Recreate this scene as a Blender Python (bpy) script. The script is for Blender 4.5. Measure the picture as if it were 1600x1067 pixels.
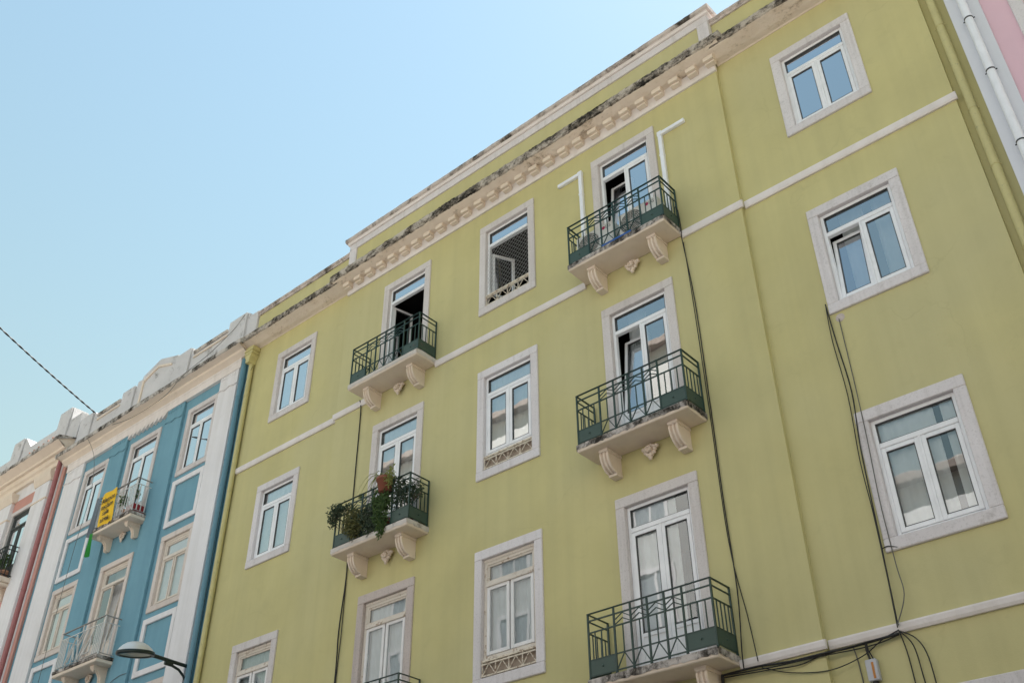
import bpy, bmesh, math, random
from mathutils import Vector, Matrix, noise as mnoise
R = math.radians
random.seed(7)
sc = bpy.context.scene
for o in list(bpy.data.objects): bpy.data.objects.remove(o)

# ------------------------------------------------------------------ camera
cd = bpy.data.cameras.new('camera'); cam = bpy.data.objects.new('camera', cd); sc.collection.objects.link(cam)
RIGHT = Vector((0.754494199, 0.656279955, -0.005926576))
DOWN = Vector((-0.386957257, 0.437536626, -0.811680837))
FWD = Vector((-0.530096770, 0.614701815, 0.584071138))
m = Matrix((RIGHT, -DOWN, -FWD)).transposed().to_4x4(); m.translation = (0, -10.5, 1.6)
cam.matrix_world = m
cd.sensor_width = 36; cd.lens = 1581.776 / 1600 * 36; cd.clip_start = .05; cd.clip_end = 2000
sc.camera = cam
# ------------------------------------------------------------------ sky and sun
EL, AZ = 65.0, 1.0          # the sun stands high behind the facades
w = bpy.data.worlds.new('World'); sc.world = w; w.use_nodes = True
nt = w.node_tree; bg = nt.nodes['Background']
sky = nt.nodes.new('ShaderNodeTexSky'); sky.sky_type = 'NISHITA'; sky.sun_disc = False
sky.sun_elevation = R(EL); sky.sun_rotation = R(AZ); sky.altitude = 0; sky.air_density = 3.7; sky.dust_density = .4; sky.ozone_density = 6.0
nt.links.new(sky.outputs[0], bg.inputs[0]); bg.inputs[1].default_value = 0.053
sd = bpy.data.lights.new('sun', 'SUN'); sun = bpy.data.objects.new('sun', sd); sc.collection.objects.link(sun)
s = Vector((math.sin(R(AZ)) * math.cos(R(EL)), math.cos(R(AZ)) * math.cos(R(EL)), math.sin(R(EL))))
sun.rotation_euler = (-s).to_track_quat('-Z', 'Y').to_euler(); sun.location = (0, 20, 40)
sd.energy = 5.0; sd.angle = R(.6); sd.color = (1, .965, .92)
vs = sc.view_settings; vs.view_transform = 'Standard'; vs.look = 'None'; vs.gamma = 1; vs.use_curve_mapping = False
vs.exposure = 1.48
sc.render.engine = 'CYCLES'; sc.cycles.max_bounces = 10; sc.cycles.diffuse_bounces = 5; sc.cycles.transparent_max_bounces = 12

# ------------------------------------------------------------------ materials
def nmat(name):
    m = bpy.data.materials.new(name); m.use_nodes = True
    n = m.node_tree.nodes; b = n['Principled BSDF']; return m, n, m.node_tree.links, b
def node(n, t, **kw):
    x = n.new(t)
    for k, v in kw.items():
        if k.startswith('i_'): x.inputs[k[2:].replace('_', ' ')].default_value = v
        else: setattr(x, k, v)
    return x
def noise_at(n, l, scale=1.0, detail=4, rough=.55, stretch=(1, 1, 1), dist=0):
    g = n.new('ShaderNodeNewGeometry'); mp = n.new('ShaderNodeMapping'); mp.inputs['Scale'].default_value = stretch
    l.new(g.outputs['Position'], mp.inputs['Vector'])
    t = node(n, 'ShaderNodeTexNoise', i_Scale=scale, i_Detail=detail, i_Roughness=rough, i_Distortion=dist)
    l.new(mp.outputs[0], t.inputs['Vector']); return t.outputs['Fac']
def ramp(n, l, src, p0, p1, c0=(0, 0, 0, 1), c1=(1, 1, 1, 1)):
    r = n.new('ShaderNodeValToRGB'); r.color_ramp.elements[0].position = p0; r.color_ramp.elements[1].position = p1
    r.color_ramp.elements[0].color = c0; r.color_ramp.elements[1].color = c1
    l.new(src, r.inputs[0]); return r.outputs[0]
def mix(n, l, fac, a, b, mode='MIX'):
    x = n.new('ShaderNodeMix'); x.data_type = 'RGBA'; x.blend_type = mode
    for sock, val in ((x.inputs[0], fac), (x.inputs[6], a), (x.inputs[7], b)):
        if hasattr(val, 'links') or isinstance(val, bpy.types.NodeSocket): l.new(val, sock)
        elif isinstance(val, (tuple, list)): sock.default_value = tuple(val) + ((1,) if len(val) == 3 else ())
        else: sock.default_value = val
    return x.outputs[2]
def bump(n, l, b, src, strength, dist=.01, prev=None):
    x = node(n, 'ShaderNodeBump', i_Strength=strength, i_Distance=dist); l.new(src, x.inputs['Height'])
    if prev: l.new(prev, x.inputs['Normal'])
    l.new(x.outputs[0], b.inputs['Normal']); return x.outputs[0]
def g3(v): return (v, v, v)
def plaster(name, col, var=.1, streak=.1, dirt=(.20, .19, .13), dirtamt=.25, rough=.9, grain=.25, patch=None, cracks=False):
    m, n, l, b = nmat(name)
    c = mix(n, l, ramp(n, l, noise_at(n, l, .55, 5), .3, .7), tuple(x * (1 - var) for x in col), tuple(min(1, x * (1 + var * .6)) for x in col))
    if patch:
        c = mix(n, l, ramp(n, l, noise_at(n, l, .28, 3, stretch=(1, 1, .8)), .42, .62), c, patch)
    st = ramp(n, l, noise_at(n, l, 1.0, 4, stretch=(5, 5, .22)), .4, .72)
    c = mix(n, l, mix(n, l, 1.0, st, g3(streak), 'MULTIPLY'), c, dirt)
    gr = ramp(n, l, noise_at(n, l, 3.2, 8, .68, dist=.6), .56, .80)
    c = mix(n, l, mix(n, l, 1.0, gr, g3(dirtamt), 'MULTIPLY'), c, dirt)
    md = ramp(n, l, noise_at(n, l, 1.7, 6, .6, dist=.3), .35, .68)
    c = mix(n, l, mix(n, l, 1.0, md, g3(.10), 'MULTIPLY'), c, tuple(min(1, q * 1.25 + .03) for q in col))
    if cracks:
        gg = n.new('ShaderNodeNewGeometry'); nz = node(n, 'ShaderNodeTexNoise', i_Scale=1.3, i_Detail=5); l.new(gg.outputs['Position'], nz.inputs['Vector'])
        av = n.new('ShaderNodeVectorMath'); av.operation = 'MULTIPLY_ADD'; l.new(nz.outputs['Color'], av.inputs[0]); av.inputs[1].default_value = (.9, .9, .9); l.new(gg.outputs['Position'], av.inputs[2])
        vo = node(n, 'ShaderNodeTexVoronoi', feature='DISTANCE_TO_EDGE', i_Scale=.42); l.new(av.outputs[0], vo.inputs['Vector'])
        ck = ramp(n, l, vo.outputs['Distance'], .0, .0042, (1, 1, 1, 1), (0, 0, 0, 1)); gate = ramp(n, l, noise_at(n, l, .5, 3), .5, .62)
        c = mix(n, l, mix(n, l, 1.0, mix(n, l, 1.0, ck, gate, 'MULTIPLY'), g3(.13), 'MULTIPLY'), c, (.2, .18, .1))
    l.new(c, b.inputs['Base Color']); b.inputs['Roughness'].default_value = rough; b.inputs['Specular IOR Level'].default_value = .25
    p = bump(n, l, b, noise_at(n, l, 1.3, 3), .35, .03)
    bump(n, l, b, noise_at(n, l, 75, 3, .6), grain, .006, p)
    return m
def lichen(name, col, lo, hi, dark=(.025, .022, .018), mid=(.16, .14, .12), sx=(1, 1, 1)):
    m, n, l, b = nmat(name)
    c = mix(n, l, ramp(n, l, noise_at(n, l, 1.4, 4), .3, .7), tuple(x * .86 for x in col), col)
    big = noise_at(n, l, 2.3, 9, .72, stretch=sx, dist=.4)
    c = mix(n, l, ramp(n, l, big, lo - .06, hi), c, mid)
    fine = noise_at(n, l, 15, 8, .75, stretch=sx)
    mk = n.new('ShaderNodeMath'); mk.operation = 'MULTIPLY_ADD'; l.new(fine, mk.inputs[0]); mk.inputs[1].default_value = .45; 
    sc_ = n.new('ShaderNodeMath'); sc_.operation = 'MULTIPLY'; l.new(big, sc_.inputs[0]); sc_.inputs[1].default_value = .55
    l.new(sc_.outputs[0], mk.inputs[2])
    c = mix(n, l, ramp(n, l, mk.outputs[0], lo, hi), c, dark)
    l.new(c, b.inputs['Base Color']); b.inputs['Roughness'].default_value = .95; b.inputs['Specular IOR Level'].default_value = .2
    bump(n, l, b, fine, .7, .03); return m
def stone(name, col, col2, speck=.35, scale=38):
    m, n, l, b = nmat(name)
    c = mix(n, l, ramp(n, l, noise_at(n, l, 1.1, 5), .32, .68), col, col2)
    sp = ramp(n, l, noise_at(n, l, scale, 4, .7), .52, .72)
    c = mix(n, l, mix(n, l, 1.0, sp, g3(speck), 'MULTIPLY'), c, (.2, .17, .16))
    oi = n.new('ShaderNodeObjectInfo'); c = mix(n, l, 1.0, c, ramp(n, l, oi.outputs['Random'], 0, 1, (.93, .92, .91, 1), (1, 1, 1, 1)), 'MULTIPLY')
    dd = ramp(n, l, noise_at(n, l, 4.5, 7, .7), .60, .78)
    c = mix(n, l, mix(n, l, 1.0, dd, g3(.5), 'MULTIPLY'), c, (.23, .2, .17))
    dr = ramp(n, l, noise_at(n, l, 1.0, 5, .6, stretch=(9, 9, .5)), .52, .75); c = mix(n, l, mix(n, l, 1.0, dr, g3(.3), 'MULTIPLY'), c, (.3, .26, .23))
    l.new(c, b.inputs['Base Color']); b.inputs['Roughness'].default_value = .85; b.inputs['Specular IOR Level'].default_value = .25
    bump(n, l, b, noise_at(n, l, scale * 1.2, 4, .7), .3, .006); return m
def paint(name, col, rough=.4, metal=0, wear=None, wearamt=.0, wscale=14, spec=.5):
    m, n, l, b = nmat(name)
    c = mix(n, l, ramp(n, l, noise_at(n, l, 5, 4), .3, .7), tuple(x * .9 for x in col), col)
    if wear:
        wm = ramp(n, l, noise_at(n, l, wscale, 7, .72), .66 - wearamt, .74 - wearamt * .6)
        c = mix(n, l, wm, c, wear); bump(n, l, b, wm, .3, -.004)
    l.new(c, b.inputs['Base Color']); b.inputs['Roughness'].default_value = rough; b.inputs['Metallic'].default_value = metal
    b.inputs['Specular IOR Level'].default_value = spec
    return m
def glass(name, tint=(.86, .9, .9), k=2.5, base=.60):
    m, n, l, b = nmat(name); n.remove(b)
    out = [x for x in n if x.type == 'OUTPUT_MATERIAL'][0]
    tr = n.new('ShaderNodeBsdfTransparent'); tr.inputs[0].default_value = tint + (1,)
    gl = n.new('ShaderNodeBsdfGlossy'); gl.inputs['Roughness'].default_value = .012; gl.inputs[0].default_value = (.95, .97, 1, 1)
    bp = node(n, 'ShaderNodeBump', i_Strength=.06, i_Distance=.02); l.new(noise_at(n, l, 1.6, 2), bp.inputs['Height']); l.new(bp.outputs[0], gl.inputs['Normal'])
    fr = node(n, 'ShaderNodeFresnel', i_IOR=1.5)
    mm = n.new('ShaderNodeMath'); mm.operation = 'MULTIPLY_ADD'; mm.use_clamp = True; l.new(fr.outputs[0], mm.inputs[0]); mm.inputs[1].default_value = k; mm.inputs[2].default_value = base
    mx = n.new('ShaderNodeMixShader'); l.new(mm.outputs[0], mx.inputs[0]); l.new(tr.outputs[0], mx.inputs[1]); l.new(gl.outputs[0], mx.inputs[2])
    l.new(mx.outputs[0], out.inputs[0]); return m
def leafmat(name, c1, c2):
    m, n, l, b = nmat(name)
    c = mix(n, l, ramp(n, l, noise_at(n, l, 16, 3), .35, .65), c1, c2)
    l.new(c, b.inputs['Base Color']); b.inputs['Roughness'].default_value = .55
    out = [x for x in n if x.type == 'OUTPUT_MATERIAL'][0]
    tl = n.new('ShaderNodeBsdfTranslucent'); l.new(c, tl.inputs[0])
    mx = n.new('ShaderNodeMixShader'); mx.inputs[0].default_value = .3; l.new(b.outputs[0], mx.inputs[1]); l.new(tl.outputs[0], mx.inputs[2]); l.new(mx.outputs[0], out.inputs[0])
    return m
M = {}
M['yellow'] = plaster('yellow_plaster', (.565, .510, .246), .10, .28, (.42, .385, .20), .36, patch=(.535, .492, .266), cracks=True)
M['yellow_pipe'] = paint('yellow_pipe', (.57, .51, .235), .55, wear=(.35, .33, .18), wearamt=.08)
M['blue'] = plaster('blue_plaster', (.175, .345, .43), .10, .32, (.11, .25, .33), .4)
M['blue_pipe'] = paint('blue_pipe', (.11, .25, .33), .5)
M['white'] = plaster('white_plaster', (.77, .75, .76), .05, .25, (.45, .42, .38), .25)
M['pink'] = plaster('pink_plaster', (.74, .50, .57), .04, .12, (.5, .38, .42), .12)
M['greywhite'] = plaster('pale_border', (.70, .71, .76), .04, .15, (.5, .5, .53), .15)
M['salmon'] = plaster('salmon_plaster', (.58, .30, .25), .06, .3, (.4, .22, .19), .3)
M['cream'] = plaster('cream_trim', (.77, .66, .55), .06, .12, (.42, .33, .24), .3)
M['pale'] = plaster('pale_trim', (.77, .715, .69), .05, .22, (.42, .36, .3), .35)
M['lip'] = lichen('stained_cornice_edge', (.60, .53, .46), .465, .57, mid=(.30, .25, .20), sx=(.85, 1, 1))
M['lip_soft'] = lichen('stained_grey_edge', (.62, .57, .52), .50, .60)
M['cove'] = lichen('cornice_cove', (.80, .69, .58), .55, .67, dark=(.18, .13, .09), mid=(.66, .54, .42), sx=(.7, 1, 1))
M['slab'] = plaster('balcony_soffit', (.76, .65, .545), .06, .14, (.40, .31, .22), .3)
M['slab_edge'] = lichen('balcony_edge', (.64, .58, .54), .47, .57, sx=(1, 1, .8))
M['slab_edge_clean'] = lichen('balcony_edge_clean', (.68, .62, .57), .60, .67, dark=(.1, .07, .06))
M['stone'] = stone('limestone', (.71, .665, .65), (.635, .585, .57))
M['stone_light'] = stone('light_limestone', (.765, .725, .735), (.69, .65, .655), .28)
M['stone_dark'] = stone('weathered_limestone', (.62, .545, .515), (.53, .46, .43), .5)
M['stone_warm'] = stone('warm_limestone', (.74, .66, .61), (.66, .58, .53), .3)
M['panelwood'] = paint('bare_panel', (.36, .29, .23), .8, wear=(.2, .15, .11), wearamt=.12)
M['parapet'] = lichen('parapet_coping', (.66, .58, .54), .52, .64)
M['old_white'] = lichen('weathered_whitewash', (.68, .66, .66), .62, .72, dark=(.13, .12, .11))
M['pvc'] = paint('white_pvc', (.88, .88, .90), .28)
M['wood'] = paint('old_painted_wood', (.70, .63, .55), .6, wear=(.33, .22, .14), wearamt=.12, wscale=10)
M['wood_white'] = paint('old_white_paint', (.80, .785, .78), .5, wear=(.5, .42, .34), wearamt=.02, wscale=12)
M['wood_blue'] = paint('cream_painted_wood', (.72, .64, .56), .55, wear=(.5, .4, .3), wearamt=.06)
M['black_wood'] = paint('dark_painted_wood', (.04, .045, .045), .5)
M['greywood'] = paint('grey_door_leaf', (.36, .34, .31), .5)
M['glass'] = glass('window_glass')
M['glass_low'] = glass('plain_glass', (.92, .95, .95), 1.8, .16)
M['glass_mid'] = glass('street_glass', (.88, .92, .92), 2.2, .40)
M['glass_thin'] = glass('thin_glass', (.94, .96, .96), 1.1, .0)
M['glass_dark'] = glass('bare_glass', (.74, .79, .80), 1.8, .05)
M['iron'] = paint('green_iron', (.012, .042, .032), .38, wear=(.09, .06, .04), wearamt=.03, wscale=30)
M['ironplate'] = paint('green_iron_plate', (.04, .075, .06), .5, wear=(.06, .085, .075), wearamt=.08)
M['blackiron'] = paint('black_iron', (.015, .016, .016), .45)
M['whiteiron'] = paint('white_iron', (.70, .69, .67), .45, wear=(.3, .24, .2), wearamt=.06, wscale=25)
M['railgrey'] = paint('worn_handrail', (.36, .34, .32), .6)
M['guard'] = paint('cream_guard', (.74, .66, .54), .55, wear=(.25, .15, .09), wearamt=.16, wscale=22)
M['curtain'] = paint('white_curtain', (.79, .81, .81), .9, spec=.1)
M['blind'] = paint('pale_blind', (.88, .88, .88), .7, spec=.2)
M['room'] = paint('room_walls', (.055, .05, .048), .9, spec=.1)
M['red'] = paint('oxide_red_pipe', (.40, .15, .15), .5, wear=(.25, .1, .09), wearamt=.1)
M['cable'] = paint('black_cable', (.014, .013, .012), .6)
M['greycable'] = paint('grey_cable', (.13, .125, .11), .6)
M['duct'] = paint('white_trunking', (.88, .89, .93), .35)
M['ac'] = paint('ac_casing', (.70, .69, .66), .45)
M['acdark'] = paint('ac_grille', (.07, .07, .07), .5)
M['logo_red'] = paint('logo_red', (.42, .02, .09), .5)
M['logo_grey'] = paint('logo_grey', (.2, .2, .2), .5)
M['turq'] = paint('turquoise_cloth', (.03, .38, .36), .8)
M['bluetarp'] = paint('blue_plastic', (.02, .10, .36), .45)
M['terra'] = paint('terracotta', (.27, .085, .05), .75, wear=(.25, .1, .06), wearamt=.1)
M['terra_pale'] = paint('pale_terracotta', (.5, .27, .17), .8)
M['greypot'] = paint('grey_pot', (.2, .21, .2), .6)
M['redbox'] = paint('red_planter', (.30, .015, .02), .5)
M['leaf'] = leafmat('leaf_green', (.055, .11, .03), (.11, .17, .05))
M['leaf_dark'] = leafmat('leaf_dark', (.035, .065, .035), (.085, .11, .06))
M['leaf_olive'] = leafmat('leaf_olive', (.09, .10, .03), (.17, .16, .05))
M['leaf_yellow'] = leafmat('leaf_yellow', (.22, .25, .06), (.34, .36, .12))
M['leaf_brown'] = leafmat('leaf_brown', (.14, .08, .06), (.22, .15, .12))
M['banner'] = paint('yellow_banner', (.86, .52, .012), .7)
M['ink'] = paint('black_print', (.02, .018, .015), .7)
M['greycloth'] = paint('grey_cloth', (.17, .20, .23), .9)
M['greencloth'] = paint('green_cloth', (.02, .27, .03), .8)
M['lamp_top'] = paint('lamp_aluminium', (.76, .74, .70), .32, metal=.3)
M['lamp_arm'] = paint('lamp_arm', (.01, .022, .022), .35)
M['lens'] = paint('lamp_lens', (.30, .31, .25), .25)
M['boxwhite'] = paint('junction_box', (.50, .50, .53), .5)
M['orange'] = paint('orange_label', (.5, .2, .04), .6)
M['net'] = paint('white_net', (.50, .49, .47), .7)
M['tile'] = paint('roof_tile', (.45, .17, .09), .8)
M['asphalt'] = plaster('asphalt', (.06, .06, .06), .15, .0, (.04, .04, .04), .2)
M['paving'] = plaster('limestone_paving', (.26, .25, .235), .12, .0, (.2, .19, .18), .3)
M['ground'] = plaster('earth', (.33, .31, .27), .12, .0, (.2, .2, .17), .3)
M['opp1'] = plaster('opposite_cream', (.50, .49, .47), .05, .1, (.42, .4, .36), .1)
M['opp2'] = plaster('opposite_white', (.74, .73, .715), .05, .1, (.5, .49, .48), .1)
M['opp3'] = plaster('opposite_ochre', (.66, .61, .545), .05, .1, (.45, .41, .36), .1)
M['opproof'] = plaster('old_roof', (.30, .25, .22), .12, .2, (.2, .17, .15), .3)
M['bounce_cut'] = plaster('bounce_cut_dark', (.13, .12, .11), .1, .1, (.08, .08, .08), .2)  # for the added lower band opposite, kept dark to weaken bounced light
M['darkpane'] = paint('dark_pane', (.24, .26, .28), .15)

# ------------------------------------------------------------------ mesh helpers
class MB:
    def __init__(s): s.v = []; s.f = []; s.sm = []; s.mi = []; s.cur = 0; s.keep = False
    def add(s, vs, fs, smooth=False):
        k = len(s.v); s.v += [tuple(p) for p in vs]
        for f in fs: s.f.append([i + k for i in f]); s.sm.append(smooth); s.mi.append(s.cur)
        return s
    def box(s, x0, x1, y0, y1, z0, z1, c=0):
        if c <= 0:
            v = [(x, y, z) for x in (x0, x1) for y in (y0, y1) for z in (z0, z1)]
            return s.add(v, [(0, 1, 3, 2), (4, 6, 7, 5), (0, 4, 5, 1), (2, 3, 7, 6), (0, 2, 6, 4), (1, 5, 7, 3)])
        cx, cy, cz = (x0 + x1) / 2, (y0 + y1) / 2, (z0 + z1) / 2; hx, hy, hz = abs(x1 - x0) / 2, abs(y1 - y0) / 2, abs(z1 - z0) / 2
        c = min(c, hx * .8, hy * .8, hz * .8); ix = {}; v = []
        for a in (-1, 1):
            for b in (-1, 1):
                for d in (-1, 1):
                    ix[a, b, d] = len(v)
                    v += [(cx + a * hx, cy + b * (hy - c), cz + d * (hz - c)), (cx + a * (hx - c), cy + b * hy, cz + d * (hz - c)), (cx + a * (hx - c), cy + b * (hy - c), cz + d * hz)]
        f = []; q = [(-1, -1), (-1, 1), (1, 1), (1, -1)]
        for a in (-1, 1):
            f += [[ix[a, b, d] for b, d in q], [ix[b, a, d] + 1 for b, d in q], [ix[b, d, a] + 2 for b, d in q]]
        for a in (-1, 1):
            for b in (-1, 1):
                f += [[ix[a, b, -1], ix[a, b, 1], ix[a, b, 1] + 1, ix[a, b, -1] + 1], [ix[a, -1, b], ix[a, 1, b], ix[a, 1, b] + 2, ix[a, -1, b] + 2], [ix[-1, a, b] + 1, ix[1, a, b] + 1, ix[1, a, b] + 2, ix[-1, a, b] + 2]]
        f += [[i, i + 1, i + 2] for i in ix.values()]
        return s.add(v, f)
    def prism_x(s, prof, x0, x1):           # profile of (y, z)
        n = len(prof); v = [(x0, y, z) for y, z in prof] + [(x1, y, z) for y, z in prof]
        return s.add(v, [list(range(n)), list(range(2 * n - 1, n - 1, -1))] + [(i, (i + 1) % n, (i + 1) % n + n, i + n) for i in range(n)])
    def prism_y(s, prof, y0, y1):           # profile of (x, z)
        n = len(prof); v = [(x, y0, z) for x, z in prof] + [(x, y1, z) for x, z in prof]
        return s.add(v, [list(range(n)), list(range(2 * n - 1, n - 1, -1))] + [(i, (i + 1) % n, (i + 1) % n + n, i + n) for i in range(n)])
    def bar(s, p, q, wd, up=(0, 0, 1), d=None):
        p, q = Vector(p), Vector(q); t = (q - p).normalized(); up = Vector(up)
        if abs(t.dot(up)) > .95: up = Vector((0, 1, 0))
        a = t.cross(up).normalized() * wd / 2; b = t.cross(a).normalized() * (d or wd) / 2
        v = [p + a + b, p - a + b, p - a - b, p + a - b, q + a + b, q - a + b, q - a - b, q + a - b]
        return s.add(v, [(0, 1, 2, 3), (7, 6, 5, 4), (0, 4, 5, 1), (1, 5, 6, 2), (2, 6, 7, 3), (3, 7, 4, 0)])
    def tube(s, pts, r, n=8, cap=True):
        pts = [Vector(p) for p in pts]; v = []; f = []; rr = r if isinstance(r, (list, tuple)) else [r] * len(pts)
        prev = None
        for i, p in enumerate(pts):
            t = (pts[min(i + 1, len(pts) - 1)] - pts[max(i - 1, 0)]).normalized()
            if prev is None: a = t.cross(Vector((0, 0, 1)) if abs(t.z) < .9 else Vector((1, 0, 0))).normalized()
            else: a = (prev - t * prev.dot(t)).normalized()
            prev = a; b = t.cross(a)
            v += [p + (a * math.cos(2 * math.pi * j / n) + b * math.sin(2 * math.pi * j / n)) * rr[i] for j in range(n)]
        for i in range(len(pts) - 1):
            f += [(i * n + j, i * n + (j + 1) % n, (i + 1) * n + (j + 1) % n, (i + 1) * n + j) for j in range(n)]
        s.add(v, f, n > 4)
        if cap: s.add([v[j] for j in range(n)] + v[-n:], [list(range(n))[::-1], list(range(n, 2 * n))])
        return s
    def lathe(s, prof, c=(0, 0, 0), n=16, sx=1, sy=1):
        v = [(c[0] + r * math.cos(2 * math.pi * j / n) * sx, c[1] + r * math.sin(2 * math.pi * j / n) * sy, c[2] + z) for r, z in prof for j in range(n)]
        f = [(i * n + j, i * n + (j + 1) % n, (i + 1) * n + (j + 1) % n, (i + 1) * n + j) for i in range(len(prof) - 1) for j in range(n)]
        return s.add(v, f, True)
    def ball(s, c, r, n=8, sc_=(1, 1, 1)):
        prof = [(math.sin(math.pi * i / n) * r + 1e-4, -math.cos(math.pi * i / n) * r * sc_[2]) for i in range(n + 1)]
        return s.lathe(prof, c, n + 2, sc_[0], sc_[1])
    def mesh(s, name):
        me = bpy.data.meshes.new(name); me.from_pydata(s.v, [], s.f)
        me.polygons.foreach_set('use_smooth', s.sm); me.polygons.foreach_set('material_index', s.mi)
        if s.keep: me.update(); return me
        bm = bmesh.new(); bm.from_mesh(me); bmesh.ops.recalc_face_normals(bm, faces=bm.faces); bm.to_mesh(me); bm.free(); me.update(); return me
def obj(name, mb, mat, parent=None, loc=(0, 0, 0), rot=None):
    me = mb if isinstance(mb, bpy.types.Mesh) else mb.mesh(name)
    if not len(me.materials):
        for k in (mat if isinstance(mat, (list, tuple)) else [mat]): me.materials.append(M[k])
    o = bpy.data.objects.new(name, me); sc.collection.objects.link(o); o.location = loc
    if rot: o.rotation_euler = rot
    if parent: o.parent = parent
    return o
def empty(name, loc=(0, 0, 0)):
    o = bpy.data.objects.new(name, None); sc.collection.objects.link(o); o.location = loc; o.empty_display_size = .2; return o
def tag(o, label, cat, group=None):
    o['label'] = label; o['category'] = cat
    if group: o['group'] = group
    return o
def rel(root, p): return (p[0] - root.location.x, p[1] - root.location.y, p[2] - root.location.z)
def part(root, name, mb, mat, at=(0, 0, 0), label=None):     # a part of a thing; its mesh is in world coordinates unless 'at' moves it
    o = obj(name, mb, mat, root, rel(root, at))
    if label: o['label'] = label
    return o
CACHE = {}
def shared(key, fn, mat):
    if key not in CACHE:
        me = fn().mesh(key if isinstance(key, str) else str(key[0]))
        for k in (mat if isinstance(mat, (list, tuple)) else [mat]): me.materials.append(M[k])
        CACHE[key] = me
    return CACHE[key]
def wall(x0, x1, z0, z1, y, holes=(), th=.12, sides=True, dx=.8):
    mb = MB(); xs = {x0, x1}; zs = {z0, z1}
    for a, b, c, d in holes: xs |= {a, b}; zs |= {c, d}
    xs = sorted(xs); zs = sorted(zs); zs = [k for k in zs if z0 <= k <= z1]
    def inh(xm, zm): return any(a < xm < b and c < zm < d for a, b, c, d in holes)
    for i in range(len(xs) - 1):
        for j in range(len(zs) - 1):
            if not inh((xs[i] + xs[i + 1]) / 2, (zs[j] + zs[j + 1]) / 2):
                mb.add([(xs[i], y, zs[j]), (xs[i + 1], y, zs[j]), (xs[i + 1], y, zs[j + 1]), (xs[i], y, zs[j + 1])], [(0, 1, 2, 3)])
    for a, b, c, d in holes:
        mb.add([(a, y, c), (b, y, c), (b, y, d), (a, y, d), (a, y + th, c), (b, y + th, c), (b, y + th, d), (a, y + th, d)], [(0, 4, 5, 1), (1, 5, 6, 2), (2, 6, 7, 3), (3, 7, 4, 0)])
    if sides:
        mb.add([(x0, y, z0), (x0, y + th * 3, z0), (x0, y + th * 3, z1), (x0, y, z1)], [(0, 1, 2, 3)])
        mb.add([(x1, y, z0), (x1, y + th * 3, z0), (x1, y + th * 3, z1), (x1, y, z1)], [(0, 1, 2, 3)])
    return mb
def ring(mb, x0, x1, z0, z1, y0, y1, m_, c=.006):        # a rectangular frame of member width m_
    mb.box(x0, x0 + m_, y0, y1, z0, z1, c); mb.box(x1 - m_, x1, y0, y1, z0, z1, c)
    mb.box(x0 + m_, x1 - m_, y0 + .001, y1 - .001, z0, z0 + m_, c); mb.box(x0 + m_, x1 - m_, y0 + .001, y1 - .001, z1 - m_, z1, c); return mb

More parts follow.
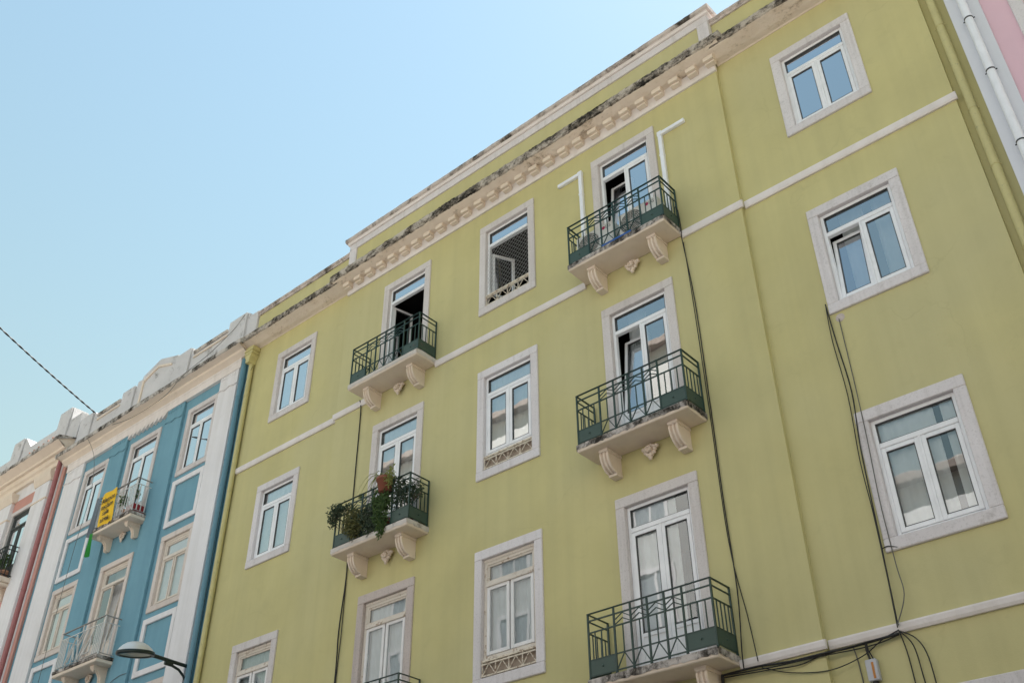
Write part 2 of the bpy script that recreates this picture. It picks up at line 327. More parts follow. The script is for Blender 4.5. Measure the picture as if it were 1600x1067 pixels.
# ------------------------------------------------------------------ window and balcony builders
def curtain_mb(x0, x1, z0, z1, y, amp=.018, folds=7):
    mb = MB(); n = max(6, int((x1 - x0) * folds * 6)); v = []; f = []
    ph = random.random() * 6
    for i in range(n + 1):
        t = i / n; x = x0 + (x1 - x0) * t; yy = y + amp * math.sin(t * folds * 6.28 * (x1 - x0) + ph) + amp * .6 * math.sin(t * 5 + ph * 2)
        v += [(x, yy, z0), (x, yy * .6 + y * .4, z1)]
    f = [(2 * i, 2 * i + 2, 2 * i + 3, 2 * i + 1) for i in range(n)]
    return mb.add(v, f, True)
def sheet(x0, x1, y, z0, z1):           # one glass sheet facing the street
    mb = MB(); mb.keep = True; return mb.add([(x0, y, z0), (x1, y, z0), (x1, y, z1), (x0, y, z1)], [(0, 1, 2, 3)])
def make_window(root, cx, yf, zt, w_, h, frame='pvc', stone_='stone', sw=.15, door=False, tr=.50, tilt=None, openleaf=None, guard=False,
                curt=((-1, 1),), glassm='glass', net=False, cm='curtain', old=False, solid=.5, stones=True, single=False, label=None, room=True, ydeep=.065, mem=.05, cdist=.085, amp=.018):
    if glassm == 'glass' and root.name.startswith('yellow') and zt < 11.5: glassm = 'glass_low' if zt < 8.5 else 'glass_mid'
    if root.name.startswith('blue') and zt < 12: glassm = 'glass_low'
    hw = w_ / 2; xi = hw - sw; zt_i = -sw; zb_i = -h + (0 if door else sw)
    f = MB(); fm = .065 if old else mem; yb = ydeep; y1 = yb + .07
    zfb = zb_i + (.27 if guard else 0)
    top = zt_i - (.03 if old else 0); tr = tr + .05 if old else tr
    f.box(-xi, -xi + fm, yb, y1, zfb, zt_i, .006); f.box(xi - fm, xi, yb, y1, zfb, zt_i, .006)
    f.box(-xi + fm, xi - fm, yb + .001, y1, top - fm, zt_i, .006)
    f.box(-xi + fm, xi - fm, yb + .001, y1, zfb, zfb + fm * .8, .006)
    tz0, tz1 = -tr - .035, -tr + .035
    f.box(-xi + fm, xi - fm, yb - .008, y1 - .002, tz0, tz1, .008)
    if old:
        f.box(-xi + fm, xi - fm, yb - .03, yb + .02, tz0 - .01, tz0 + .025, .005)
        ring(f, -xi + fm, xi - fm, tz1, top - fm, yb + .012, yb + .055, .03)
        f.box(-xi + .002, xi - .002, yb - .012, yb + .0, zt_i - .05, zt_i - .002, .004)
    else:
        f.box(-.016, .016, yb - .014, y1 - .01, zfb + fm * .8, tz0, .005) if not (net or openleaf) else None
        f.cur = 1; ring(f, -xi + fm - .001, xi - fm + .001, tz1 - .001, top - fm + .001, yb + .004, yb + .04, .009, 0); f.cur = 0
    win = obj('door' if door else 'window', f, [frame, 'acdark'], root, rel(root, (cx, yf, zt)))
    if label: win['label'] = label
    P = lambda name, mb, mat, **k: obj(name, mb, mat, win, **k)
    if stones:
        P('lintel', shared(('lintel', w_, sw, stone_), lambda: MB().box(-hw, hw, 0, .13, -sw, 0, .009), stone_), None)
        zj = -h + (0 if door else sw)
        for sx in (-1, 1):
            P('jamb', shared(('jamb', h, sw, door, stone_), lambda: MB().box(-sw / 2, sw / 2, .001, .13, 0, h - sw - (0 if door else sw) - .002, .009), stone_), None, loc=(sx * (hw - sw / 2), 0, zj + .001))
        if not door: P('sill', shared(('sill', w_, sw, stone_), lambda: MB().box(-hw, hw, -.006, .13, -sw, 0, .010), stone_), None, loc=(0, 0, -h + sw))
    # transom light
    gy = yb + .034
    P('pane', sheet(-xi + fm + (.03 if old else -.01), xi - fm - (.03 if old else -.01), gy, tz1 + (.03 if old else -.01), top - fm - (.03 if old else -.01)), glassm)
    # the two casements
    zb_c = zfb + fm * .8 + .004; zt_c = tz0 - .004; cwid = xi - fm - .014
    st = mem + .005
    if not net:
        for sx in (-1, 1):
            if single and sx > 0: continue
            c = MB(); hgt = zt_c - zb_c; ps = solid if door else 0
            if single: ring(c, -cwid - .0, cwid, 0, hgt, 0, .05, st)
            else: ring(c, -cwid / 2, cwid / 2, 0, hgt, 0, .05, st)
            if not old:
                gx_ = cwid if single else cwid / 2; c.cur = 1; ring(c, -gx_ + st - .001, gx_ - st + .001, (ps + st if ps else st) - .001, hgt - st + .001, .004, .03, .009, 0); c.cur = 0
            if ps: c.box(-cwid / 2 + st, cwid / 2 - st, .012, .038, st, ps); c.box(-cwid / 2 + st, cwid / 2 - st, .001, .049, ps, ps + st, .005)
            px = sx * (cwid / 2 + .014) if not single else 0
            rot = None; loc = (px, yb - .006, zb_c)
            if tilt == sx: rot = (-R(7), 0, 0)
            if openleaf:
                ang = 78 if sx < 0 else -84
                rot = (0, 0, R(ang)); hx = sx * (cwid + .012)
                loc = (hx - sx * (cwid / 2) * math.cos(R(ang)), yb + .06 + abs(math.sin(R(ang))) * cwid / 2, zb_c)
            cs = P('casement', c, ['wood_white' if frame == 'wood' else frame, 'acdark'], loc=loc, rot=rot)
            gx = cwid if single else cwid / 2
            pm = sheet(-gx + st - .01, gx - st + .01, .022, (ps + st if ps else st) - .01, hgt - st + .01)
            g = obj('pane', pm, glassm, win, loc, rot)
    else:      # one casement swung into the room, a bird net across the opening
        hgt = zt_c - zb_c; c = ring(MB(), -cwid / 2, cwid / 2, 0, hgt * .92, 0, .045, st)
        loc = (-cwid - .012 + cwid / 2 * math.cos(R(62)), yb + .08 + math.sin(R(62)) * cwid / 2, zb_c); rot = (0, 0, R(62))
        P('casement', c, frame, loc=loc, rot=rot); P('pane', sheet(-cwid / 2 + st, cwid / 2 - st, .022, st, hgt * .92 - st), glassm, loc=loc, rot=rot)
        nb = MB(); xa, xb_, za, zb2 = -xi + .03, xi - .03, zfb, tz0; sp = .095
        H = zb2 - za; W = xb_ - xa; k = -H
        while k < W:
            for sgn in (1, -1):
                a0, a1 = max(0, k), min(W, k + H)
                if a1 - a0 > .02:
                    zz0, zz1 = a0 - k, a1 - k
                    if sgn < 0: zz0, zz1 = H - zz0, H - zz1
                    nb.bar((xa + a0, yb - .02, za + zz0), (xa + a1, yb - .02, za + zz1), .0030)
            k += sp
        o = P('bird_net', nb, 'net'); o['kind'] = 'stuff'
    if guard:
        if not net: P('panel', MB().box(-xi, xi, yb + .02, yb + .06, zb_i, zfb - .002), 'panelwood')
        gmb = MB(); g0, g1 = zb_i + .035, zb_i + .20
        for zz in (g0, g1): gmb.bar((-xi, .035, zz), (xi, .035, zz), .018)
        gmb.box(-xi, xi, .02, .07, zb_i + .225, zb_i + .262, .006)
        nseg = 8
        for i in range(nseg + 1):
            x = -xi + .012 + (2 * xi - .024) * i / nseg
            if i % 2 == 0: gmb.bar((x, .035, g0), (x, .035, g1 + .03), .014)
        for i in range(nseg // 2):
            xa = -xi + .012 + (2 * xi - .024) * 2 * i / nseg; xb_ = -xi + .012 + (2 * xi - .024) * (2 * i + 2) / nseg; xm = (xa + xb_) / 2
            gmb.bar((xa, .034, g0), (xm, .034, g1), .011); gmb.bar((xb_, .036, g0), (xm, .036, g1), .011)
        P('window_guard', gmb, 'guard')
    for a, b in curt:
        P('curtain', curtain_mb(a * (xi - .02), b * (xi - .02), zb_i - .1, zt_i + .2, yb + cdist if not tilt else yb + .27, amp), cm)
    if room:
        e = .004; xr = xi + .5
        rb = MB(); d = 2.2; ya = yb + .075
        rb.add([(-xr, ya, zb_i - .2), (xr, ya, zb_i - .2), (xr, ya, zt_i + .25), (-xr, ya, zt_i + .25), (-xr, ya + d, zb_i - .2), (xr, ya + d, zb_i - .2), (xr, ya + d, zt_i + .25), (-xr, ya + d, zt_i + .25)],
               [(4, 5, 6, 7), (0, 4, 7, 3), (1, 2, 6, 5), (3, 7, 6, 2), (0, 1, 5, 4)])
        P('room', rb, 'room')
    return win
def corbel_mb():
    mb = MB()
    pr = [(0, 0), (-.34, 0), (-.34, -.055), (-.315, -.06), (-.318, -.10), (-.308, -.15), (-.285, -.20), (-.25, -.245), (-.205, -.28), (-.16, -.30), (-.135, -.305), (-.135, -.35), (0, -.35)]
    mb.prism_x(pr, -.062, .062)
    mb.box(-.078, .078, -.352, 0, -.05, -.001, .006)
    mb.box(-.072, .072, -.145, -.0, -.352, -.308, .005)
    cur = [(-.322, -.06), (-.326, -.10), (-.316, -.15), (-.292, -.204), (-.257, -.25), (-.21, -.287), (-.15, -.309)]
    for x in (-.06, 0, .06):
        mb.tube([(x, y, z) for y, z in cur], .019, 8)
    return mb
def rosette_mb(seed=1):
    rnd = random.Random(seed); mb = MB()
    mb.ball((0, -.03, 0), .05, 8, (1, .8, 1))
    for i in range(9):
        a = i * 6.28 / 9; mb.ball((math.cos(a) * .072, -.025, math.sin(a) * .068), .028 + rnd.random() * .008, 6, (1, .9, 1))
    for i in range(6):
        a = i * 6.28 / 6 + .4; mb.ball((math.cos(a) * .035, -.065, math.sin(a) * .035), .02, 6)
    mb.ball((0, -.03, -.115), .03, 6, (1, .8, 1.3)); mb.ball((-.10, -.02, .04), .03, 6); mb.ball((.10, -.02, .04), .03, 6)
    return mb
def make_balcony(root, cx, zs, edge='slab_edge', label=None, yw=.03, iron='iron', plate='ironplate'):
    W = .918; D = .49; zt = 0
    mb = MB(); mb.cur = 0
    # slab: soffit and an uneven, weathered edge
    mb.box(-W, W, -D, 0, -.115, -.012, .012)
    b = obj('balcony', mb, 'slab', root, rel(root, (cx, yw, zs)))
    if label: b['label'] = label
    e = MB(); n = 40; rnd = random.Random(int(cx * 100 + zs * 7))
    # rim strip laid around the slab with a ragged lower line
    def rim(p0, p1, nrm, n):
        v = []; 
        for i in range(n + 1):
            t = i / n; p = Vector(p0).lerp(Vector(p1), t); j = rnd.uniform(-.012, .012); k = rnd.uniform(0, .004)
            v += [(p.x + nrm[0] * (.006 + k), p.y + nrm[1] * (.006 + k), -.082 + j), (p.x + nrm[0] * (.008 + k), p.y + nrm[1] * (.008 + k), -.002), (p.x - nrm[0] * .05, p.y - nrm[1] * .05, 0.0)]
        e.add(v, [q for i in range(n) for q in ((3 * i, 3 * i + 3, 3 * i + 4, 3 * i + 1), (3 * i + 1, 3 * i + 4, 3 * i + 5, 3 * i + 2))])
    rim((-W, -D), (W, -D), (0, -1), n); rim((-W, 0), (-W, -D), (-1, 0), 12); rim((W, 0), (W, -D), (1, 0), 12)
    e.box(-W + .02, W - .02, -D + .02, -.001, -.012, 0)
    obj('slab_rim', e, edge, b)
    for sx in (-1, 1): obj('corbel', shared('corbel', corbel_mb, 'slab'), None, b, (sx * .575, 0, -.114))
    obj('rosette', shared('rosette', rosette_mb, 'slab'), None, b, (.02, -.035, -.245)).scale = (1.08, 1.3, 1.0)
    # iron railing
    X0, X1, YF, YB = -.905, .905, -.455, -.02
    T = .84; r2 = .742; r3 = .588; lo = .242; bo = .045
    xs = [X0, X0 + .402, X0 + .655, X0 + .905, X0 + 1.155, X0 + 1.408, X1]
    def rail():
        mb = MB()
        mb.box(X0 - .014, X1 + .014, YF - .016, YF + .016, T - .012, T, .003)
        for z, t in ((r2, .017), (r3, .017), (lo, .015), (bo, .015)): mb.box(X0, X1, YF - t / 2, YF + t / 2, z - t / 2, z + t / 2)
        for x in (X0, X1):
            mb.box(x - .016, x + .016, YF + .016, YB, T - .012, T - .001, .003)
            for z, t in ((r2, .017), (r3, .017), (lo, .015), (bo, .015)): mb.box(x - t / 2, x + t / 2, YF + t / 2, YB, z - t / 2 + .001, z + t / 2 - .001)
        for i in range(1, 5):                        # chevrons above, zigzag below
            a, c = xs[i], xs[i + 1]; mdl = (a + c) / 2
            for dz in (0, .066):
                mb.bar((a, YF + .002, r3 + .012 + dz * .9), (mdl, YF + .002, r2 - .075 + dz), .010, d=.012); mb.bar((c, YF - .002, r3 + .012 + dz * .9), (mdl, YF - .002, r2 - .075 + dz), .010, d=.012)
            mb.bar((a, YF + .002, bo), (mdl, YF + .002, lo), .011, d=.012); mb.bar((c, YF - .002, bo), (mdl, YF - .002, lo), .011, d=.012)
        return mb
    obj('railing', shared(('railing', iron), rail, iron), None, b)
    post = shared(('post', iron), lambda: MB().box(-.012, .012, -.012, .012, .0, T - .013, .002).ball((0, 0, .02), .02, 6), iron)
    for x in xs: obj('post', post, None, b, (x, YF, 0))
    for x in (X0, X1): obj('post', post, None, b, (x, YB - .01, 0))
    bal = shared(('baluster', iron), lambda: MB().box(-.0065, .0065, -.0065, .0065, lo + .008, r3 - .009), iron)
    for i in range(1, 5): obj('baluster', bal, None, b, ((xs[i] + xs[i + 1]) / 2, YF, 0))
    for a, c in ((xs[0], xs[1]), (xs[5], xs[6])):
        for k in (1, 2, 3): obj('baluster', bal, None, b, (a + (c - a) * k / 4, YF, 0))
    for x in (X0, X1):
        for k in range(1, 5): obj('baluster', bal, None, b, (x, YF + (YB - YF) * k / 5, 0))
    def pl(wd):
        mb = MB().box(-wd / 2, wd / 2, -.004, .004, bo - .01, lo - .008); mb.ball((0, -.006, (lo + bo) / 2), .014, 6); return mb
    p1 = shared(('plate', iron), lambda: pl(.385), plate)
    obj('rail_panel', p1, None, b, ((xs[0] + xs[1]) / 2, YF, 0)); obj('rail_panel', p1, None, b, ((xs[5] + xs[6]) / 2, YF, 0))
    p2 = shared(('plate2', iron), lambda: pl(.40), plate)
    for x, a in ((X0, -90), (X1, 90)): obj('rail_panel', p2, None, b, (x, (YF + YB) / 2, 0), (0, 0, R(a)))
    return b

def ragged(x0, x1, prof, n, jit, seed, dx_end=None):         # cornice run along x with a jittered edge
    rnd = random.Random(seed); mb = MB(); v = []; k = len(prof)
    for i in range(n + 1):
        x = x0 + (x1 - x0) * i / n
        for y, z, a in prof:
            h = mnoise.noise((x * 5.1, z * 9 + seed, y * 3)) * a + rnd.uniform(-1, 1) * a * .55
            g = mnoise.noise((x * 4.3 + 40, z * 7 + seed, 1)) * a + rnd.uniform(-1, 1) * a * .4
            v.append((x, y + g * .7, z + h))
    f = [(i * k + j, (i + 1) * k + j, (i + 1) * k + j + 1, i * k + j + 1) for i in range(n) for j in range(k - 1)]
    mb.add(v, f); mb.add(v[:k], [list(range(k))]); mb.add(v[-k:], [list(range(k))]); return mb

# ================================================================== the setting
g = obj('ground', MB().add([(-500, -500, 0), (500, -500, 0), (500, 500, 0), (-500, 500, 0)], [(0, 1, 2, 3)]), 'ground'); g['kind'] = 'structure'
r = obj('road', MB().add([(-200, -9.6, .004), (200, -9.6, .004), (200, -3.0, .004), (-200, -3.0, .004)], [(0, 1, 2, 3)]), 'asphalt'); r['kind'] = 'structure'
for y0, y1 in ((-3.0, .1), (-12.5, -9.6)):
    p = obj('pavement', MB().box(-200, 200, y0, y1, -.05, .13), 'paving'); p['kind'] = 'structure'

# ================================================================== yellow building
TOPS = [14.575, 11.28, 7.991, 4.70]
Y = empty('yellow_building', (-9.1, .1, 0))
tag(Y, 'yellow green plastered apartment building with stone framed windows and green iron balconies', 'building')
C = {1: -15.333, 2: -11.813, 3: -9.183, 4: -6.5465, 5: -3.04}
WO, HW, HC = 1.322, 1.79, 2.085
SLAB = [12.06, 8.755, 5.468, 2.18]
def hole(cx, zt, w_, h): return (cx - w_ / 2 + .03, cx + w_ / 2 - .03, zt - h + .03, zt - .03)
cen = []; lw = []; rw = []
for i, zt in enumerate(TOPS):
    cen.append(hole(C[3], zt, WO, HC))
    for c in (2, 4): cen.append((C[c] - WO / 2 + .03, C[c] + WO / 2 - .03, SLAB[i] + .004, zt - .03))
    lw.append(hole(C[1], zt, WO, HW)); rw.append(hole(C[5], zt, WO, HW))
XL, XS1, XS2, XR, XE = -16.98, -13.64, -4.595, -1.42, -1.11
part(Y, 'wall', wall(XS1, XS2, 0, 15.4, .03, cen), 'yellow')
part(Y, 'wall', wall(XL, XS1, 0, 15.4, .10, lw), 'yellow'); part(Y, 'wall', wall(XS2, XR, 0, 15.4, .10, rw), 'yellow')
part(Y, 'wall', wall(XR, XE, 0, 15.4, .18), 'yellow')
part(Y, 'roof_block', MB().box(XL + .02, XE - .02, 2.7, 11, 0, 15.9), 'white')
part(Y, 'roof', MB().box(XL + .02, XE - .02, .35, 2.69, 15.3, 15.7), 'lip_soft')
# string courses
for z0, z1 in ((11.885, 12.005), (5.315, 5.415)):
    for xa, xb, yw in ((XL + .08, XS1 - .04, .10), (XS1 - .038, -12.735, .03), (-10.89, -7.47, .03), (-5.625, XS2 + .04, .03), (XS2 + .042, XR + .03, .10)):
        mb = MB().prism_x([(yw, z0), (yw - .03, z0), (yw - .045, z0 + .03), (yw - .05, z1 - .02), (yw - .045, z1), (yw, z1 + .012)], xa, xb)
        part(Y, 'string_course', mb, 'pale')
# cornice: frieze, modillions, cove, lip
def cap(prof, x0, x1, mat, par): return obj('end_block', MB().prism_x(prof, x0, x1), mat, par)
cz = part(Y, 'cornice', MB().prism_x([(.05, 14.955), (-.005, 14.955), (-.012, 14.975), (-.012, 15.13), (-.03, 15.19), (.05, 15.19)], XS1 - .012, XS2 + .012), 'pale')
for i in range(27):
    x = -13.57 + .34423 * i
    def mod():
        mb = MB(); mb.box(-.092, .092, -.155, -.01, .04, .128, .006); mb.box(-.085, .085, -.11, -.01, -.005, .034, .008); return mb
    o = obj('modillion', shared('modillion', mod, 'cream'), None, cz, rel(Y, (x, 0, 15.06)))
    o.location = (x + cz.matrix_basis.translation.x * 0, 0, 15.06) if True else o.location
cov = [(.05, 15.175, .0), (-.02, 15.178, .0), (-.12, 15.195, .002), (-.19, 15.225, .004), (-.27, 15.262, .008), (-.278, 15.272, .01)]
obj('cove', ragged(XS1 - .24, XS2 + .24, cov, 150, 1, 3), 'cove', cz)
lip = [(-.272, 15.268, .012), (-.302, 15.282, .018), (-.306, 15.37, .018), (-.298, 15.455, .016), (-.22, 15.475, .006), (.10, 15.50, .0)]
obj('cornice_edge', ragged(XS1 - .30, XS2 + .30, lip, 260, 1, 5), 'lip', cz)
CP = [(.05, 15.18), (-.02, 15.183), (-.12, 15.20), (-.19, 15.23), (-.275, 15.272), (-.288, 15.29), (-.288, 15.44), (.05, 15.46)]
for xa in (XS1 - .225, XS2 + .20): cap(CP, xa, xa + .025, 'cream', cz)
for xa, xb, sd_ in ((XL - .12, XS1 - .02, 11), (XS2 + .02, XE + .02, 12)):
    wz = part(Y, 'cornice', MB().prism_x([(.12, 15.115), (.085, 15.115), (.06, 15.14), (.12, 15.16)], max(xa, XL), xb), 'cream')
    n = int((xb - xa) * 16); cap([(.12, 15.13), (.06, 15.135), (-.02, 15.155), (-.10, 15.19), (-.205, 15.235), (-.222, 15.25), (-.222, 15.37), (.12, 15.38)], xa + .012, xa + .04, 'cream', wz)
    obj('cove', ragged(xa, xb, [(.12, 15.125, .0), (.06, 15.13, .0), (-.02, 15.15, .001), (-.10, 15.185, .002), (-.20, 15.225, .004), (-.215, 15.235, .006)], n, 1, sd_), 'cove', wz)
    obj('cornice_edge', ragged(xa, xb, [(-.212, 15.232, .008), (-.235, 15.245, .013), (-.24, 15.32, .013), (-.232, 15.385, .012), (-.15, 15.40, .004), (.14, 15.42, .0)], n * 2, 1, sd_ + 5), 'lip', wz)
# parapets
pz = part(Y, 'parapet', MB().box(XS1 - .04, XS2 + .04, -.02, .25, 15.38, 16.17), 'yellow')
obj('parapet_band', MB().box(XS1 - .05, XS2 + .05, -.052, .25, 16.168, 16.335, .006), 'stone_light', pz)
obj('moulding', MB().prism_x([(.2, 16.337), (-.07, 16.337), (-.085, 16.35), (-.085, 16.375), (-.10, 16.40), (.2, 16.40)], XS1 - .085, XS2 + .085), 'pale', pz)
obj('coping', ragged(XS1 - .13, XS2 + .13, [(.25, 16.402, 0), (-.105, 16.402, .003), (-.135, 16.425, .004), (-.14, 16.485, .007), (-.115, 16.51, .007), (.25, 16.53, .003)], 220, 1, 21), 'parapet', pz)
for xa, xb in ((XS1 - .045, XS1 + .18), (XS2 - .17, XS2 + .045)): obj('end_pier', MB().box(xa, xb, -.05, .26, 15.38, 16.167, .005), 'stone_light', pz)
for xa, xb, sd_ in ((XL, XS1 - .05, 31), (XS2 + .05, XE + .02, 32)):
    wz = part(Y, 'parapet', MB().box(xa, xb, .06, .3, 15.38, 16.12), 'yellow')
    obj('coping', ragged(xa - .02, xb, [(.3, 16.118, 0), (.03, 16.118, .001), (.025, 16.16, .002), (-.005, 16.185, .004), (-.01, 16.215, .005), (.02, 16.235, .004), (.3, 16.24, .002)], int((xb - xa) * 20), 1, sd_), 'parapet', wz)
# windows of the yellow building
A = dict(root=Y)
make_window(Y, C[1], .07, TOPS[0], WO, HW, cm='blind'); make_window(Y, C[1], .07, TOPS[1], WO, HW, stone_='stone_light', cm='blind')
make_window(Y, C[1], .07, TOPS[2], WO, HW, 'wood', old=True, glassm='glass_dark'); make_window(Y, C[1], .07, TOPS[3], WO, HW, 'wood', old=True)
make_window(Y, C[5], .07, TOPS[0], WO, HW, stone_='stone_light', curt=()); make_window(Y, C[5], .07, TOPS[1], WO, HW, stone_='stone_light', tilt=-1, curt=((-.7, 0), (.25, 1)))
make_window(Y, C[5], .07, TOPS[2], WO, HW, stone_='stone_light', curt=((-1, .42), (.58, 1))); make_window(Y, C[5], .07, TOPS[3], WO, HW, stone_='stone_light')
make_window(Y, C[3], 0, TOPS[0], WO, HC, guard=True, net=True, curt=(), glassm='glass')
make_window(Y, C[3], 0, TOPS[1], WO, HC, stone_='stone_light', guard=True); make_window(Y, C[3], 0, TOPS[2], WO, HC, 'wood', stone_='stone_light', guard=True, old=True, glassm='glass_dark')
make_window(Y, C[3], 0, TOPS[3], WO, HC, guard=True)
for k, col in enumerate((2, 4)):
    for i in range(4):
        h = TOPS[i] - SLAB[i] - .002
        kw = dict(door=True)
        if (col, i) == (2, 0): kw.update(openleaf=True, curt=())
        elif (col, i) == (4, 0): kw.update(tilt=-1, curt=())
        elif (col, i) == (4, 1): kw.update(tilt=-1, curt=((-.8, -.1),))
        elif (col, i) == (4, 2): kw.update(curt=((-1, .45),))
        elif (col, i) == (2, 2): kw.update(frame='wood', old=True, stone_='stone_dark', glassm='glass_dark')
        make_window(Y, C[col], 0, TOPS[i], WO, h, **kw)
        make_balcony(Y, C[col], SLAB[i], 'slab_edge_clean' if col == 2 else 'slab_edge')
# downpipes of the yellow building
def pipe(root, x, y, z0, z1, rr, mat, collars=(), name='downpipe', cmat=None, label=None):
    o = part(root, name, MB().tube([(x, y, z0), (x, y, z1)], rr, 14), mat, label=label)
    for z in collars: obj('pipe_clamp', MB().tube([(x, y, z - .010), (x, y, z + .010)], rr + .006, 14).box(x - rr - .022, x + rr + .022, y + .01, y + .02, z - .007, z + .007), cmat or mat, o)
    return o
pp = pipe(Y, -1.275, .115, .1, 15.15, .055, 'yellow_pipe', (13.3, 11.62, 10.6, 9.3, 7.6, 5.9))
pp = pipe(Y, -16.93, .03, .1, 14.70, .055, 'yellow_pipe', (13.85, 11.5, 9.3, 7.4, 5.4))
hp = MB().prism_y([(-17.06, 15.12), (-16.78, 15.12), (-16.78, 15.02), (-16.80, 14.98), (-16.82, 14.86), (-16.86, 14.80), (-16.87, 14.69), (-16.99, 14.69), (-17.0, 14.80), (-17.04, 14.86), (-17.06, 14.98)], -.10, .095)
hp.box(-17.08, -16.76, -.115, .094, 15.0, 15.04); hp.box(-17.07, -16.77, -.11, .094, 14.92, 14.945)
obj('hopper', hp, 'yellow_pipe', pp, (0, 0, 0))

# ================================================================== blue building
B = empty('blue_building', (-21.1, .1, 0))
tag(B, 'narrow sky blue building with white pilasters, framed panels and a gabled parapet', 'building')
BT = [14.47, 11.18, 7.89]; BB = [12.655, 9.43, 6.2]; bx = {1: -23.39, 2: -21.12, 3: -18.705}
hs = []
for i in range(3):
    for c in (1, 3): hs.append((bx[c] - .58, bx[c] + .58, BB[i] + .03, BT[i] - .03))
    hs.append((bx[2] - .64, bx[2] + .64, [11.985, 8.69, 5.4][i] + .004, BT[i] - .03))
part(B, 'wall', wall(-25.2, -16.98, 0, 15.3, .06, hs), 'blue')
part(B, 'roof_block', MB().box(-25.2, -17.0, 2.7, 11, 0, 15.8), 'white'); part(B, 'roof', MB().box(-25.2, -17.0, .35, 2.69, 15.2, 15.7), 'lip_soft')
for xa, xb in ((-24.95, -24.08), (-18.05, -17.36)):
    p = part(B, 'pilaster', MB().box(xa, xb, -.01, .059, 0, 14.775, .008), 'white')
    wv = MB().tube([(xa + (xb - xa) * t / 16, -.022, 14.38 + .025 * math.sin(t / 16 * 12.56)) for t in range(17)], .014, 6)
    for k in range(6): wv.box(xa + .06 + k * (xb - xa - .12) / 6, xa + .10 + k * (xb - xa - .12) / 6, -.02, 0, 14.66, 14.74, .004)
    obj('capital', wv, 'white', p)
for xa, xb in ((-22.72, -21.98), (-20.22, -19.5)):
    p = part(B, 'pilaster', MB().box(xa, xb, -.005, .059, 0, 14.775, .008), 'blue')
    wv = MB().tube([(xa + (xb - xa) * t / 16, -.017, 14.40 + .025 * math.sin(t / 16 * 12.56)) for t in range(17)], .014, 6)
    for k in range(6): wv.box(xa + .06 + k * (xb - xa - .12) / 6, xa + .10 + k * (xb - xa - .12) / 6, -.018, 0, 14.66, 14.74, .004)
    obj('capital', wv, 'blue', p)
fz = part(B, 'cornice', MB().prism_x([(.06, 14.777), (-.02, 14.777), (-.02, 14.96), (-.04, 14.985), (-.04, 15.02), (.06, 15.02)], -25.0, -17.3), 'pale')
cv = [(.06, 15.015, 0), (-.04, 15.02, 0), (-.09, 15.06, .001), (-.15, 15.10, .001), (-.17, 15.15, .001), (-.32, 15.185, .003)]
obj('cove', ragged(-25.15, -17.05, cv, 90, 1, 41), 'cream', fz)
obj('cornice_edge', ragged(-25.25, -16.99, [(-.31, 15.18, .006), (-.335, 15.195, .01), (-.34, 15.255, .012), (-.33, 15.30, .01), (-.2, 15.33, .004), (.1, 15.36, 0)], 200, 1, 42), 'lip_soft', fz)
for xa in (-25.13, -17.10): cap([(.06, 15.02), (-.04, 15.025), (-.09, 15.065), (-.15, 15.105), (-.17, 15.155), (-.315, 15.19), (-.325, 15.29), (.06, 15.32)], xa, xa + .03, 'cream', fz)
for k in range(9):                                          # saw-tooth hanging under the frieze
    x = -21.95 + k * .19
    obj('frieze_tooth', shared('tooth', lambda: MB().prism_y([(0, 0), (.19, 0), (.19, -.01), (.02, -.125), (0, -.125)], -.018, .058), 'pale'), None, fz, (x, 0, 14.7765))
prf = [(-25.0, 15.3), (-25.0, 16.45), (-24.3, 16.45), (-24.15, 16.28), (-22.9, 16.28), (-22.87, 16.42), (-22.25, 16.42), (-22.23, 16.54), (-22.02, 16.54), (-22.02, 16.62), (-21.28, 16.85), (-20.55, 16.62), (-20.40, 16.58), (-20.40, 16.50), (-19.72, 16.47), (-19.70, 16.28), (-18.15, 16.28), (-18.14, 16.43), (-17.42, 16.43), (-17.25, 16.30), (-17.02, 16.30), (-17.02, 15.3)]
pz = part(B, 'parapet', MB().prism_y(prf, .03, .32), 'old_white')
for xa, xb in ((-24.1, -22.95), (-19.6, -18.2)):
    obj('coping', ragged(xa, xb, [(.30, 16.24, 0), (-.005, 16.22, .001), (-.02, 16.27, .003), (-.02, 16.30, .004), (.33, 16.32, .002)], 40, 1, int(xa)), 'lip_soft', pz); obj('moulding', MB().box(xa, xb, -.005, .031, 16.10, 16.14, .008), 'cream', pz)
obj('moulding', MB().prism_y([(-21.95, 16.42), (-21.28, 16.64), (-20.62, 16.42), (-20.62, 16.36), (-21.28, 16.58), (-21.88, 16.38), (-21.88, 15.4), (-21.95, 15.4)], -.005, .031), 'cream', pz)
for xa, xb, zt in ((-24.98, -24.35, 16.46), (-22.85, -22.27, 16.43), (-18.12, -17.44, 16.44), (-20.38, -19.74, 16.47)): obj('pier', MB().box(xa, xb, -.02, .029, 15.3, zt, .006), 'old_white', pz)
